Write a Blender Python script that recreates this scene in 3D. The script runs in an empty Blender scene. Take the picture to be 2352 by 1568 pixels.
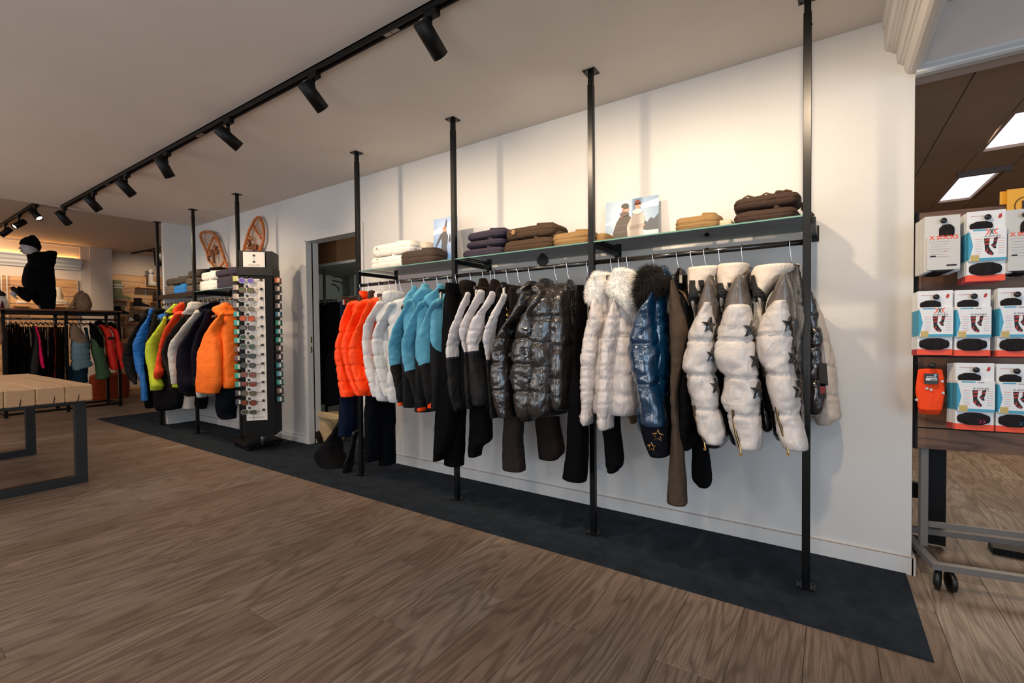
import bpy, math, random
from mathutils import Vector, Matrix, noise
random.seed(7)
SC = bpy.context.scene
COL = SC.collection

# ------------------------------------------------------------------ camera
CAM = Vector((-0.3161, -2.7311, 1.1088))
YAW, PITCH, ROLL, FPX = 0.5941, -0.0204, -0.0095, 1073.48
def cam_axes():
    sy, cy, sp, cp = math.sin(YAW), math.cos(YAW), math.sin(PITCH), math.cos(PITCH)
    f = Vector((-sy*cp, cy*cp, sp)); r = Vector((cy, sy, 0)); u = r.cross(f)
    c, s = math.cos(ROLL), math.sin(ROLL)
    return r*c + u*s, u*c - r*s, f
CR, CU, CF = cam_axes()
X, Y, Z = Vector((1, 0, 0)), Vector((0, 1, 0)), Vector((0, 0, 1))
cd = bpy.data.cameras.new('camera'); cam = bpy.data.objects.new('camera', cd); COL.objects.link(cam)
cam.matrix_world = Matrix(((CR.x, CU.x, -CF.x, CAM.x), (CR.y, CU.y, -CF.y, CAM.y), (CR.z, CU.z, -CF.z, CAM.z), (0, 0, 0, 1)))
cd.sensor_width = 36; cd.lens = FPX/2352*36; cd.clip_start = 0.02
SC.camera = cam
def ray(px, py): return CF + CR*((px-1176)/FPX) - CU*((py-784)/FPX)
def at(px, py, axis, val):                 # the point of a pixel's ray on a plane x / y / z = val
    d = ray(px, py); t = (val-CAM[axis])/d[axis]; return CAM + d*t

# ------------------------------------------------------------------ world, exposure, big lights
w = bpy.data.worlds.new('world'); SC.world = w; w.use_nodes = True
w.node_tree.nodes['Background'].inputs[0].default_value = (0.80, 0.85, 0.92, 1)
w.node_tree.nodes['Background'].inputs[1].default_value = 0.72
SC.view_settings.view_transform = 'Standard'; SC.view_settings.look = 'None'
SC.view_settings.gamma = 1; SC.view_settings.use_curve_mapping = False
SC.view_settings.exposure = -0.2
SC.cycles.max_bounces = 7; SC.cycles.diffuse_bounces = 4; SC.cycles.glossy_bounces = 4
SC.cycles.transparent_max_bounces = 16; SC.cycles.use_adaptive_sampling = True
SC.cycles.sample_clamp_indirect = 6
try: SC.cycles.use_denoising = True
except Exception: pass
def lamp(kind, name, loc, target, energy, color, **kw):
    d = bpy.data.lights.new(name, kind); d.energy = energy; d.color = color
    for k, v in kw.items(): setattr(d, k, v)
    o = bpy.data.objects.new(name, d); COL.objects.link(o); o.location = loc
    o.rotation_euler = (Vector(target)-Vector(loc)).to_track_quat('-Z', 'Y').to_euler()
    return o
WARM = (1.0, 0.76, 0.52)
lamp('AREA', 'shop_window_daylight', (2.9, -4.4, 1.5), (-1.2, 0, 0.7), 70, (0.52, 0.76, 1.0), shape='RECTANGLE', size=2.6, size_y=2.2)
lamp('AREA', 'front_side_area', (-4.5, -6.5, 1.6), (-4.5, 0, 0.9), 60, (0.9, 0.93, 1.0), shape='RECTANGLE', size=5, size_y=2.2)  # broad pale area light on the camera side, facing the wall

lamp('AREA', 'flash_bounce_fill', (-0.6, -4.3, 0.9), (-1.2, -3.6, 2.5), 42, (1.0, .95, .90), shape='RECTANGLE', size=1.6, size_y=1.2)  # added fill aimed up like a bounced flash to brighten the ceiling
lamp('AREA', 'rear_ceiling_fill', (-5.6, -4.6, 0.9), (-5.4, -3.9, 2.5), 42, (1.0, .86, .74), shape='RECTANGLE', size=3.0, size_y=1.0)  # unseen second fill, added to lift the ceiling farther left
for i, lx in enumerate((-8.2, -5.6, -3.0, -0.6, 1.6)):      # unseen fill spots added behind the camera to brighten floor and ceiling
    lamp('SPOT', 'rear_fill_spot', (lx, -3.3, 2.42), (lx-.3, -2.3, 0), 66, (1.0, .85, .72), spot_size=2.3, spot_blend=1, shadow_soft_size=.12)

# ------------------------------------------------------------------ materials
def lin(c):
    if isinstance(c, (int, float)): c = (c, c, c)
    return tuple(((v/255)/12.92 if v/255 <= 0.04045 else ((v/255+0.055)/1.055)**2.4) for v in c) + (1,)
MATS = {}
class NT:
    def __init__(s, name):
        s.m = bpy.data.materials.new(name); s.m.use_nodes = True; s.t = s.m.node_tree
        s.b = s.t.nodes['Principled BSDF']; s.out = s.t.nodes['Material Output']
    def n(s, typ, **kw):
        nd = s.t.nodes.new(typ)
        for k, v in kw.items():
            if k[0] == '_': nd.inputs[int(k[1:])].default_value = v
            else: setattr(nd, k, v)
        return nd
    def l(s, a, b): s.t.links.new(a, b)
    def coord(s, which='Object', scale=(1, 1, 1)):
        tc = s.n('ShaderNodeTexCoord'); mp = s.n('ShaderNodeMapping'); mp.inputs['Scale'].default_value = scale
        s.l(tc.outputs[which], mp.inputs[0]); return mp.outputs[0]
    def ramp(s, fac, stops):
        r = s.n('ShaderNodeValToRGB'); e = r.color_ramp.elements
        while len(e) < len(stops): e.new(0.5)
        for i, (p, c) in enumerate(stops): e[i].position = p; e[i].color = c
        s.l(fac, r.inputs[0]); return r.outputs[0]
    def mix(s, fac, a, b, mode='MIX'):
        m = s.n('ShaderNodeMix', data_type='RGBA', blend_type=mode)
        for i, v in ((0, fac), (6, a), (7, b)):
            if hasattr(v, 'links'): s.l(v, m.inputs[i])
            else: m.inputs[i].default_value = v
        return m.outputs[2]
    def bump(s, h, strength, dist=0.01, prev=None):
        b = s.n('ShaderNodeBump'); b.inputs['Strength'].default_value = strength; b.inputs['Distance'].default_value = dist
        s.l(h, b.inputs['Height'])
        if prev is not None: s.l(prev, b.inputs['Normal'])
        return b.outputs[0]
def plain(name, c, rough=0.5, metal=0, coat=0, spec=0.5, emit=0, ecol=None, noise_amt=0, nscale=40, bump=0, bscale=60):
    if name in MATS: return MATS[name]
    s = NT(name); b = s.b; b.inputs['Base Color'].default_value = lin(c)
    b.inputs['Roughness'].default_value = rough; b.inputs['Metallic'].default_value = metal
    b.inputs['Coat Weight'].default_value = coat; b.inputs['Specular IOR Level'].default_value = spec
    co = s.coord()
    nz = s.n('ShaderNodeTexNoise'); nz.inputs['Scale'].default_value = nscale; nz.inputs['Detail'].default_value = 4; s.l(co, nz.inputs[0])
    if noise_amt:
        cc = lin(c); lo = tuple(v*(1-noise_amt) for v in cc[:3])+(1,); hi = tuple(min(1, v*(1+noise_amt)) for v in cc[:3])+(1,)
        s.l(s.ramp(nz.outputs[0], [(0.3, lo), (0.7, hi)]), b.inputs['Base Color'])
    if bump:
        n2 = s.n('ShaderNodeTexNoise'); n2.inputs['Scale'].default_value = bscale; s.l(co, n2.inputs[0])
        s.l(s.bump(n2.outputs[0], bump), b.inputs['Normal'])
    if emit:
        b.inputs['Emission Color'].default_value = lin(ecol or c); b.inputs['Emission Strength'].default_value = emit
    MATS[name] = s.m; return s.m
FAB_N = [0]
def cloth(c, rough=0.85, coat=0.0, wr=0.35, ws=14, weave=0.1, spec=0.3, zs=0.5, split=None, c3=None, sheen=0.0, mott=0.10):
    """woven or coated fabric; split = list of (colour, normal, d): colour used where dot(local position, normal) < d"""
    key = ('cloth', c, rough, coat, wr, ws, weave, zs, str(split), mott)
    if key in MATS: return MATS[key]
    FAB_N[0] += 1
    s = NT('fabric_%d' % FAB_N[0]); b = s.b
    b.inputs['Roughness'].default_value = rough; b.inputs['Coat Weight'].default_value = coat
    b.inputs['Coat Roughness'].default_value = 0.12; b.inputs['Specular IOR Level'].default_value = spec
    b.inputs['Sheen Weight'].default_value = sheen
    if max(c) < 50 and coat == 0: b.inputs['Specular IOR Level'].default_value = .07
    co = s.coord(scale=(1, 1, zs))
    n1 = s.n('ShaderNodeTexNoise'); n1.noise_type = 'RIDGED_MULTIFRACTAL'; n1.inputs['Scale'].default_value = ws*.55; n1.inputs['Detail'].default_value = 3.5
    n1.inputs['Distortion'].default_value = 1.2; s.l(co, n1.inputs[0])
    n0 = s.n('ShaderNodeTexNoise'); n0.inputs['Scale'].default_value = ws*1.3; n0.inputs['Detail'].default_value = 3; n0.inputs['Distortion'].default_value = .6; s.l(co, n0.inputs[0])
    n2 = s.n('ShaderNodeTexNoise'); n2.inputs['Scale'].default_value = 420; s.l(s.coord(), n2.inputs[0])
    base = lin(c)
    def vary(cc):
        lo = tuple(v*(1-mott) for v in cc[:3])+(1,); hi = tuple(min(1, v*(1+mott)) for v in cc[:3])+(1,)
        return s.ramp(n2.outputs[0], [(0.3, lo), (0.7, hi)])
    col = vary(base)
    if split:
        tc = s.n('ShaderNodeTexCoord')
        for (sc, nrm, d) in split:
            vm = s.n('ShaderNodeVectorMath', operation='DOT_PRODUCT'); s.l(tc.outputs['Object'], vm.inputs[0]); vm.inputs[1].default_value = nrm
            lt = s.n('ShaderNodeMath', operation='LESS_THAN'); s.l(vm.outputs['Value'], lt.inputs[0]); lt.inputs[1].default_value = d
            col = s.mix(lt.outputs[0], col, vary(lin(sc)))
    s.l(col, b.inputs['Base Color'])
    nb = s.bump(n0.outputs[0], min(1, wr*1.2), 0.02, s.bump(n1.outputs[0], min(1, wr*.9), 0.008))
    s.l(s.bump(n2.outputs[0], weave, 0.002, nb), b.inputs['Normal'])
    MATS[key] = s.m; return s.m

def mat_wall():
    s = NT('painted_plaster'); co = s.coord()
    n = s.n('ShaderNodeTexNoise'); n.inputs['Scale'].default_value = 90; n.inputs['Detail'].default_value = 3; s.l(co, n.inputs[0])
    n2 = s.n('ShaderNodeTexNoise'); n2.inputs['Scale'].default_value = 1.7; s.l(co, n2.inputs[0])
    s.l(s.ramp(n2.outputs[0], [(0.3, lin((198, 198, 197))), (0.7, lin((205, 204, 202)))]), s.b.inputs['Base Color'])
    s.b.inputs['Roughness'].default_value = 0.75
    s.l(s.bump(n.outputs[0], 0.12, 0.004), s.b.inputs['Normal']); return s.m
def mat_plank():
    s = NT('oak_plank'); b = s.b
    tc = s.n('ShaderNodeTexCoord'); oi = s.n('ShaderNodeObjectInfo')
    off = s.n('ShaderNodeVectorMath', operation='MULTIPLY_ADD'); off.inputs[0].default_value = (0, 0, 0)
    cb = s.n('ShaderNodeCombineXYZ')
    m1 = s.n('ShaderNodeMath', operation='MULTIPLY'); m1.inputs[1].default_value = 37.0; s.l(oi.outputs['Random'], m1.inputs[0])
    m2 = s.n('ShaderNodeMath', operation='MULTIPLY'); m2.inputs[1].default_value = 11.3; s.l(oi.outputs['Random'], m2.inputs[0])
    s.l(m1.outputs[0], cb.inputs[0]); s.l(m2.outputs[0], cb.inputs[1])
    ad = s.n('ShaderNodeVectorMath', operation='ADD'); s.l(tc.outputs['Object'], ad.inputs[0]); s.l(cb.outputs[0], ad.inputs[1])
    mp = s.n('ShaderNodeMapping'); mp.inputs['Scale'].default_value = (1, 0.13, 1); s.l(ad.outputs[0], mp.inputs[0])
    # cathedral grain: contour lines of a stretched noise
    n1 = s.n('ShaderNodeTexNoise'); n1.inputs['Scale'].default_value = 5.5; n1.inputs['Detail'].default_value = 2.5; n1.inputs['Roughness'].default_value = 0.45; s.l(mp.outputs[0], n1.inputs[0])
    k = s.n('ShaderNodeMath', operation='MULTIPLY'); k.inputs[1].default_value = 95; s.l(n1.outputs[0], k.inputs[0])
    sn = s.n('ShaderNodeMath', operation='SINE'); s.l(k.outputs[0], sn.inputs[0])
    ma = s.n('ShaderNodeMath', operation='MULTIPLY_ADD'); ma.inputs[1].default_value = 0.5; ma.inputs[2].default_value = 0.5; s.l(sn.outputs[0], ma.inputs[0])
    pw = s.n('ShaderNodeMath', operation='POWER'); pw.inputs[1].default_value = 2.2; s.l(ma.outputs[0], pw.inputs[0])
    # fine pores
    mp2 = s.n('ShaderNodeMapping'); mp2.inputs['Scale'].default_value = (1, 0.035, 1); s.l(ad.outputs[0], mp2.inputs[0])
    n2 = s.n('ShaderNodeTexNoise'); n2.inputs['Scale'].default_value = 170; n2.inputs['Detail'].default_value = 4; s.l(mp2.outputs[0], n2.inputs[0])
    n3 = s.n('ShaderNodeTexNoise'); n3.inputs['Scale'].default_value = 2.2; n3.inputs['Detail'].default_value = 3; s.l(mp.outputs[0], n3.inputs[0])
    base = s.ramp(n3.outputs[0], [(0.28, lin((121, 106, 93))), (0.52, lin((143, 128, 114))), (0.75, lin((160, 146, 132)))])
    tint = s.ramp(oi.outputs['Random'], [(0.0, lin((238, 228, 222))), (1.0, lin((255, 255, 255)))])
    c1 = s.mix(1.0, base, tint, 'MULTIPLY')
    mm = s.n('ShaderNodeMath', operation='MULTIPLY'); mm.inputs[1].default_value = 0.5; s.l(pw.outputs[0], mm.inputs[0])
    c2 = s.mix(mm.outputs[0], c1, lin((72, 53, 42)))
    pr = s.ramp(n2.outputs[0], [(0.36, (0, 0, 0, 1)), (0.56, (1, 1, 1, 1))])
    c3 = s.mix(pr, lin((92, 71, 57)), c2)
    mx = s.mix(0.62, c2, c3)
    s.l(mx, b.inputs['Base Color'])
    b.inputs['Roughness'].default_value = 0.52; b.inputs['Specular IOR Level'].default_value = 0.35
    s.l(s.bump(n2.outputs[0], 0.12, 0.002), b.inputs['Normal']); return s.m
def mat_carpet():
    s = NT('charcoal_carpet'); co = s.coord()
    n = s.n('ShaderNodeTexNoise'); n.inputs['Scale'].default_value = 9; n.inputs['Detail'].default_value = 8; n.inputs['Roughness'].default_value = 0.7; s.l(co, n.inputs[0])
    s.l(s.ramp(n.outputs[0], [(0.3, lin((24, 30, 37))), (0.7, lin((42, 50, 59)))]), s.b.inputs['Base Color'])
    n2 = s.n('ShaderNodeTexNoise'); n2.inputs['Scale'].default_value = 350; s.l(co, n2.inputs[0])
    s.l(s.bump(n2.outputs[0], 0.5, 0.004), s.b.inputs['Normal'])
    s.b.inputs['Roughness'].default_value = 0.95; s.b.inputs['Specular IOR Level'].default_value = 0.15; return s.m
def mat_wood(name, dark, light, scale=9, stretch=(0.12, 1, 1), rings=26, rough=0.5):
    if name in MATS: return MATS[name]
    s = NT(name); co = s.coord('Object', stretch)
    oi = s.n('ShaderNodeObjectInfo'); ad = s.n('ShaderNodeVectorMath', operation='ADD'); s.l(co, ad.inputs[0])
    mu = s.n('ShaderNodeMath', operation='MULTIPLY'); mu.inputs[1].default_value = 23; s.l(oi.outputs['Random'], mu.inputs[0])
    cbx = s.n('ShaderNodeCombineXYZ'); s.l(mu.outputs[0], cbx.inputs[1]); s.l(mu.outputs[0], cbx.inputs[2]); s.l(cbx.outputs[0], ad.inputs[1])
    n = s.n('ShaderNodeTexNoise'); n.inputs['Scale'].default_value = scale; n.inputs['Detail'].default_value = 3; s.l(ad.outputs[0], n.inputs[0])
    k = s.n('ShaderNodeMath', operation='MULTIPLY'); k.inputs[1].default_value = rings; s.l(n.outputs[0], k.inputs[0])
    fr = s.n('ShaderNodeMath', operation='PINGPONG'); fr.inputs[1].default_value = 1; s.l(k.outputs[0], fr.inputs[0])
    s.l(s.ramp(fr.outputs[0], [(0.0, lin(dark)), (0.6, lin(light)), (1, lin(light))]), s.b.inputs['Base Color'])
    s.b.inputs['Roughness'].default_value = rough; MATS[name] = s.m; return s.m
def mat_glass():
    s = NT('clear_glass'); s.t.nodes.remove(s.b)
    tr = s.n('ShaderNodeBsdfTransparent'); tr.inputs[0].default_value = (0.93, 0.97, 0.955, 1)
    gl = s.n('ShaderNodeBsdfGlossy'); gl.inputs['Roughness'].default_value = 0.03
    fr = s.n('ShaderNodeFresnel'); fr.inputs[0].default_value = 1.25
    mx = s.n('ShaderNodeMixShader'); s.l(fr.outputs[0], mx.inputs[0]); s.l(tr.outputs[0], mx.inputs[1]); s.l(gl.outputs[0], mx.inputs[2])
    s.l(mx.outputs[0], s.out.inputs[0]); return s.m
def mat_endgrain():
    s = NT('end_grain'); co = s.coord()
    sp = s.n('ShaderNodeSeparateXYZ'); s.l(co, sp.inputs[0])
    nn = s.n('ShaderNodeTexNoise'); nn.inputs['Scale'].default_value = 14; s.l(co, nn.inputs[0])
    cb = s.n('ShaderNodeCombineXYZ'); s.l(sp.outputs[1], cb.inputs[0]); s.l(sp.outputs[2], cb.inputs[1])
    ln = s.n('ShaderNodeVectorMath', operation='LENGTH'); s.l(cb.outputs[0], ln.inputs[0])
    a = s.n('ShaderNodeMath', operation='MULTIPLY_ADD'); a.inputs[1].default_value = 0.02; s.l(nn.outputs[0], a.inputs[0]); s.l(ln.outputs['Value'], a.inputs[2])
    k = s.n('ShaderNodeMath', operation='MULTIPLY'); k.inputs[1].default_value = 260; s.l(a.outputs[0], k.inputs[0])
    f = s.n('ShaderNodeMath', operation='PINGPONG'); f.inputs[1].default_value = 1; s.l(k.outputs[0], f.inputs[0])
    s.l(s.ramp(f.outputs[0], [(0, lin((160, 122, 88))), (1, lin((205, 170, 132)))]), s.b.inputs['Base Color'])
    s.b.inputs['Roughness'].default_value = 0.75; return s.m
WALL = mat_wall(); PLANK = mat_plank(); CARPET = mat_carpet(); GLASS = mat_glass(); ENDG = mat_endgrain()
CEIL = plain('ceiling_paint', (206, 199, 192), 0.85, noise_amt=0.02, nscale=3)
TRIMW = plain('white_trim', (202, 202, 201), 0.5, noise_amt=0.02)
BLK = plain('black_powder_coat', (7, 9, 11), 0.33, spec=.3, noise_amt=0.1, nscale=80)
BLKR = plain('black_rail_lacquer', (16, 14, 13), 0.2, coat=0.5)
BLKM = plain('matte_black_metal', (7, 8, 9), 0.5, spec=.25, noise_amt=0.1)
CHROME = plain('chrome', (205, 205, 208), 0.15, metal=1)
STEEL = plain('grey_steel', (120, 118, 116), 0.35, metal=0.8, noise_amt=0.08)
HWOOD = plain('dark_stained_hanger_wood', (52, 36, 26), 0.35, coat=0.3, noise_amt=0.2, nscale=30)
BLKP = plain('black_plastic', (14, 14, 15), 0.4)
DKBR = plain('dark_brown_paint', (158, 134, 114), 0.75, noise_amt=0.08, nscale=4)
GOLD = plain('gold_metal', (196, 150, 88), 0.28, metal=1)

# ------------------------------------------------------------------ mesh tools
def wloc(o):
    v = Vector((0, 0, 0))
    while o is not None: v += o.location; o = o.parent
    return v
class MB:
    def __init__(s): s.v = []; s.f = []; s.mi = []
    def add(s, vs, fs, mi=0):
        n = len(s.v); s.v += [Vector(v) for v in vs]; s.f += [tuple(i+n for i in f) for f in fs]; s.mi += [mi]*len(fs); return s
    def box(s, x0, x1, y0, y1, z0, z1, bev=0, mi=0):
        if bev:
            return s.obox(((x0+x1)/2, (y0+y1)/2, (z0+z1)/2), (1, 0, 0), (0, 1, 0), (0, 0, 1), (x1-x0)/2, (y1-y0)/2, (z1-z0)/2, bev, mi)
        return s.add([(x0, y0, z0), (x1, y0, z0), (x1, y1, z0), (x0, y1, z0), (x0, y0, z1), (x1, y0, z1), (x1, y1, z1), (x0, y1, z1)],
              [(0, 3, 2, 1), (4, 5, 6, 7), (0, 1, 5, 4), (1, 2, 6, 5), (2, 3, 7, 6), (3, 0, 4, 7)], mi)
    def obox(s, c, u, v, w_, a, b, h, bev=0, mi=0):
        c = Vector(c); u = Vector(u); v = Vector(v); w_ = Vector(w_)
        if not bev:
            vs = [c+u*(i*a)+v*(j*b)+w_*(k*h) for k in (-1, 1) for j, i in ((-1, -1), (-1, 1), (1, 1), (1, -1))]
            return s.add(vs, [(0, 3, 2, 1), (4, 5, 6, 7), (0, 1, 5, 4), (1, 2, 6, 5), (2, 3, 7, 6), (3, 0, 4, 7)], mi)
        e = bev
        def ring(k, ia, ib):
            pts = [(-a+ia, -b+ib+e), (-a+ia+e, -b+ib), (a-ia-e, -b+ib), (a-ia, -b+ib+e), (a-ia, b-ib-e), (a-ia-e, b-ib), (-a+ia+e, b-ib), (-a+ia, b-ib-e)]
            return [c+u*x+v*y+w_*k for x, y in pts]
        vs = ring(-h, e, e)+ring(-h+e, 0, 0)+ring(h-e, 0, 0)+ring(h, e, e)
        fs = [tuple(range(7, -1, -1)), tuple(range(24, 32))]
        for r in range(3):
            for i in range(8): fs.append((r*8+i, r*8+(i+1) % 8, r*8+8+(i+1) % 8, r*8+8+i))
        return s.add(vs, fs, mi)
    def tube(s, pts, r, n=10, cap=True, mi=0):
        pts = [Vector(p) for p in pts]; rs = r if isinstance(r, (list, tuple)) else [r]*len(pts)
        base = len(s.v); up = None; L = len(pts)
        for i, p in enumerate(pts):
            d = (pts[min(i+1, L-1)]-pts[max(i-1, 0)]).normalized()
            if up is None: up = Vector((0, 0, 1)) if abs(d.z) < 0.9 else Vector((1, 0, 0))
            a = d.cross(up).normalized(); b = a.cross(d).normalized(); up = b
            for k in range(n):
                t = 2*math.pi*k/n; s.v.append(p+(a*math.cos(t)+b*math.sin(t))*rs[i])
        for i in range(L-1):
            for k in range(n):
                s.f.append((base+i*n+k, base+(i+1)*n+k, base+(i+1)*n+(k+1) % n, base+i*n+(k+1) % n)); s.mi.append(mi)
        if cap:
            s.f.append(tuple(base+k for k in range(n))); s.mi.append(mi)
            s.f.append(tuple(base+(L-1)*n+k for k in range(n-1, -1, -1))); s.mi.append(mi)
        return s
    def lathe(s, c, axis, prof, n=16, mi=0):     # prof: (distance along axis, radius)
        c = Vector(c); ax = Vector(axis).normalized(); up = Z if abs(ax.z) < 0.9 else X
        a = ax.cross(up).normalized(); b = a.cross(ax).normalized(); base = len(s.v); L = len(prof)
        for d, r in prof:
            for k in range(n):
                t = 2*math.pi*k/n; s.v.append(c+ax*d+(a*math.cos(t)+b*math.sin(t))*max(r, 1e-4))
        for i in range(L-1):
            for k in range(n): s.f.append((base+i*n+k, base+(i+1)*n+k, base+(i+1)*n+(k+1) % n, base+i*n+(k+1) % n)); s.mi.append(mi)
        s.f.append(tuple(base+k for k in range(n))); s.f.append(tuple(base+(L-1)*n+k for k in range(n-1, -1, -1))); s.mi += [mi, mi]
        return s
    def poly(s, pts, thick, nrm, mi=0):            # flat polygon with thickness along nrm
        nrm = Vector(nrm); n = len(pts); P = [Vector(p) for p in pts]
        vs = P+[p+nrm*thick for p in P]
        fs = [tuple(range(n-1, -1, -1)), tuple(range(n, 2*n))]+[(i, (i+1) % n, n+(i+1) % n, n+i) for i in range(n)]
        return s.add(vs, fs, mi)
    def build(s, name, mat, parent=None, smooth=False, kind=None, label=None):
        o0 = wloc(parent) if parent is not None else Vector((0, 0, 0))
        me = bpy.data.meshes.new(name); me.from_pydata([tuple(v-o0) for v in s.v], [], s.f)
        for m in (mat if isinstance(mat, (list, tuple)) else [mat]): me.materials.append(m)
        if any(s.mi): me.polygons.foreach_set('material_index', s.mi)
        if smooth: me.polygons.foreach_set('use_smooth', [True]*len(s.f))
        me.update(); o = bpy.data.objects.new(name, me); COL.objects.link(o); o.parent = parent
        if kind: o['kind'] = kind
        if label: o['label'] = label
        return o
def thing(name, label, cat, loc=(0, 0, 0), group=None):
    o = bpy.data.objects.new(name, None); COL.objects.link(o); o.location = loc; o.empty_display_size = 0.05
    o['label'] = label; o['category'] = cat
    if group: o['group'] = group
    return o
def tag(o, label, cat, group=None):
    o['label'] = label; o['category'] = cat
    if group: o['group'] = group
    return o
def kids(o): return [c for c in bpy.data.objects if c.parent == o]
def copy_tree(o, dx=(0, 0, 0), parent=None, label=None):
    c = o.copy(); COL.objects.link(c); c.parent = parent; c.location = o.location + Vector(dx)
    if label: c['label'] = label
    for k in kids(o): copy_tree(k, (0, 0, 0), c)
    return c
def DG():
    bpy.context.view_layer.update(); return bpy.context.evaluated_depsgraph_get()
def text(s, c, u, v, size, mat, parent, name='lettering', bold=0.0, sx=1.0, align='CENTER', thick=0.0004):
    cu = bpy.data.curves.new(name, 'FONT'); cu.body = s; cu.size = size; cu.extrude = thick; cu.offset = bold
    cu.align_x = align; cu.align_y = 'CENTER'; cu.resolution_u = 2
    cu.materials.append(mat)
    tmp = bpy.data.objects.new('tmp', cu); COL.objects.link(tmp)
    me = bpy.data.meshes.new_from_object(tmp.evaluated_get(DG()))
    bpy.data.objects.remove(tmp); bpy.data.curves.remove(cu); me.name = name
    o = bpy.data.objects.new(name, me); COL.objects.link(o); o.parent = parent; o['kind'] = 'stuff'
    u = Vector(u).normalized(); v = Vector(v).normalized(); n = u.cross(v)
    o0 = wloc(parent) if parent is not None else Vector((0, 0, 0))
    p = Vector(c)-o0
    o.matrix_local = Matrix(((u.x*sx, v.x, n.x, p.x), (u.y*sx, v.y, n.y, p.y), (u.z*sx, v.z, n.z, p.z), (0, 0, 0, 1)))
    return o
def struct(name, mb, mat, parent=None, smooth=False):
    return mb.build(name, mat, parent, smooth, kind='structure' if parent is None else None)

# ------------------------------------------------------------------ setting
H = 2.5; H2 = 2.7
fl = struct('floor', MB().box(-14, 4, -6.5, 6, -0.06, -0.0045), plain('subfloor', (58, 47, 40), 0.8))
PW, PL = 0.208, 1.22
full = None; cnt = 0
rest = MB()
for c in range(-55, 14):
    x0 = -0.795 + PW*c
    ph = {0: 0.0, 1: 0.61, 2: 0.25, 3: 0.86}[(c % 4)] if c % 2 else 0.0
    for r in range(-4, 5):
        y0 = -1.175 + ph + PL*r
        if y0 > 5 or y0+PL < -4.5 or x0 > 2.6: continue
        d = Vector((x0+PW/2-CAM.x, y0+PL/2-CAM.y, 0)); zz = d.x*CF.x+d.y*CF.y
        sx = (d.x*CR.x+d.y*CR.y)/max(zz, 0.3)
        vis = (zz > 0.9 and abs(sx) < 1.35 and x0 > -9.4 and not (y0 > 0.1 and x0 < -0.1 and x0 > -7.4) and y0 < 3.2 and not (y0+PL < -2.2 and zz < 1.0))
        if vis and cnt < 290:
            if full is None:
                full = MB().box(-PW/2+0.0006, PW/2-0.0006, -PL/2+0.0007, PL/2-0.0007, -0.0045, 0, bev=0.0011).build('plank', PLANK, fl)
                o = full
            else:
                o = full.copy(); COL.objects.link(o)
            o.location = (x0+PW/2, y0+PL/2, 0); cnt += 1
        else:
            rest.box(x0+0.0006, x0+PW-0.0006, y0+0.0007, y0+PL-0.0007, -0.0045, 0)
rest.build('distant_planks', PLANK, fl, kind='stuff')
cp = MB().box(-8.395, -0.02, -0.69, 0.3, 0.0, 0.004).build('carpet_strip', CARPET)
cp['kind'] = 'structure'
struct('trim_1', MB().box(-7.7, -3.7, 0.3, 3.0, 0.0, 0.004), CARPET)
# walls
WT = 0.12
D0, D1, DH = -4.62, -3.80, 2.035
mb = MB().box(-7.16, D0, 0, WT, 0, H).box(D1, 0, 0, WT, 0, H).box(D0, D1, 0, WT, DH, H)
struct('wall_right', mb, WALL)
struct('wall_left', MB().box(-7.16, -7.1, -0.34, 0.0, 0, H), WALL)
mb = MB().box(D1, 0.006, -0.014, 0, 0, 0.078).box(D1, 0.003, -0.010, 0, 0.078, 0.081)
struct('baseboard_right', mb, TRIMW)
struct('trim_2', MB().box(0, 0.014, -0.014, WT, 0, 0.078), TRIMW)
struct('baseboard_left', MB().box(-7.1, D0-0.055, -0.014, 0, 0, 0.078).box(-7.1, -7.086, -0.34, -0.014, 0, 0.078), TRIMW)
LINE = plain('skirting_joint_sealant', (150, 122, 100), 0.8)
struct('trim_3', MB().box(D1, 0.006, -0.0145, -0.0100, 0.0775, 0.0795).box(-7.1, D0-0.06, -0.0145, -0.0100, 0.0775, 0.0795).box(-2.153, -2.151, -0.0146, -0.01, 0, 0.078), LINE)
# door casing of the fitting room opening (pocket door slot in the jamb)
dr = MB().box(D0-0.06, D0, -0.016, 0, 0, DH+0.06).box(D1, D1+0.06, -0.016, 0, 0, DH+0.06).box(D0, D1, -0.016, 0, DH, DH+0.06)
dr.box(D0, D0+0.012, -0.016, 0.045, 0, DH).box(D0, D0+0.012, 0.062, WT, 0, DH).box(D1-0.012, D1, -0.016, WT, 0, DH).box(D0, D1, -0.016, WT, DH-0.012, DH)
door = struct('door_1', dr, TRIMW)
MB().box(D0+0.001, D0+0.006, 0.045, 0.062, 0, DH).build('door_slot', BLKM, door)
MB().box(D0+0.012, D0+0.0135, 0.02, 0.035, 1.02, 1.08).box(D0+0.012, D0+0.0135, 0.02, 0.035, 0.92, 0.98).build('latch_plate', GOLD, door)
# ceilings
struct('ceiling', MB().box(-7.2, 0.16, -6.5, WT, H, H+0.25), CEIL)
struct('trim_4', MB().box(0.16, 4, -6.5, 0.0, H, H+0.2), plain('front_room_ceiling_paint', (196, 180, 172), 0.85))
struct('trim_5', MB().box(-14, -7.2, -6.5, 4, H2, H2+0.2), plain('rear_room_ceiling_paint', (200, 182, 168), 0.85))
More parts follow.
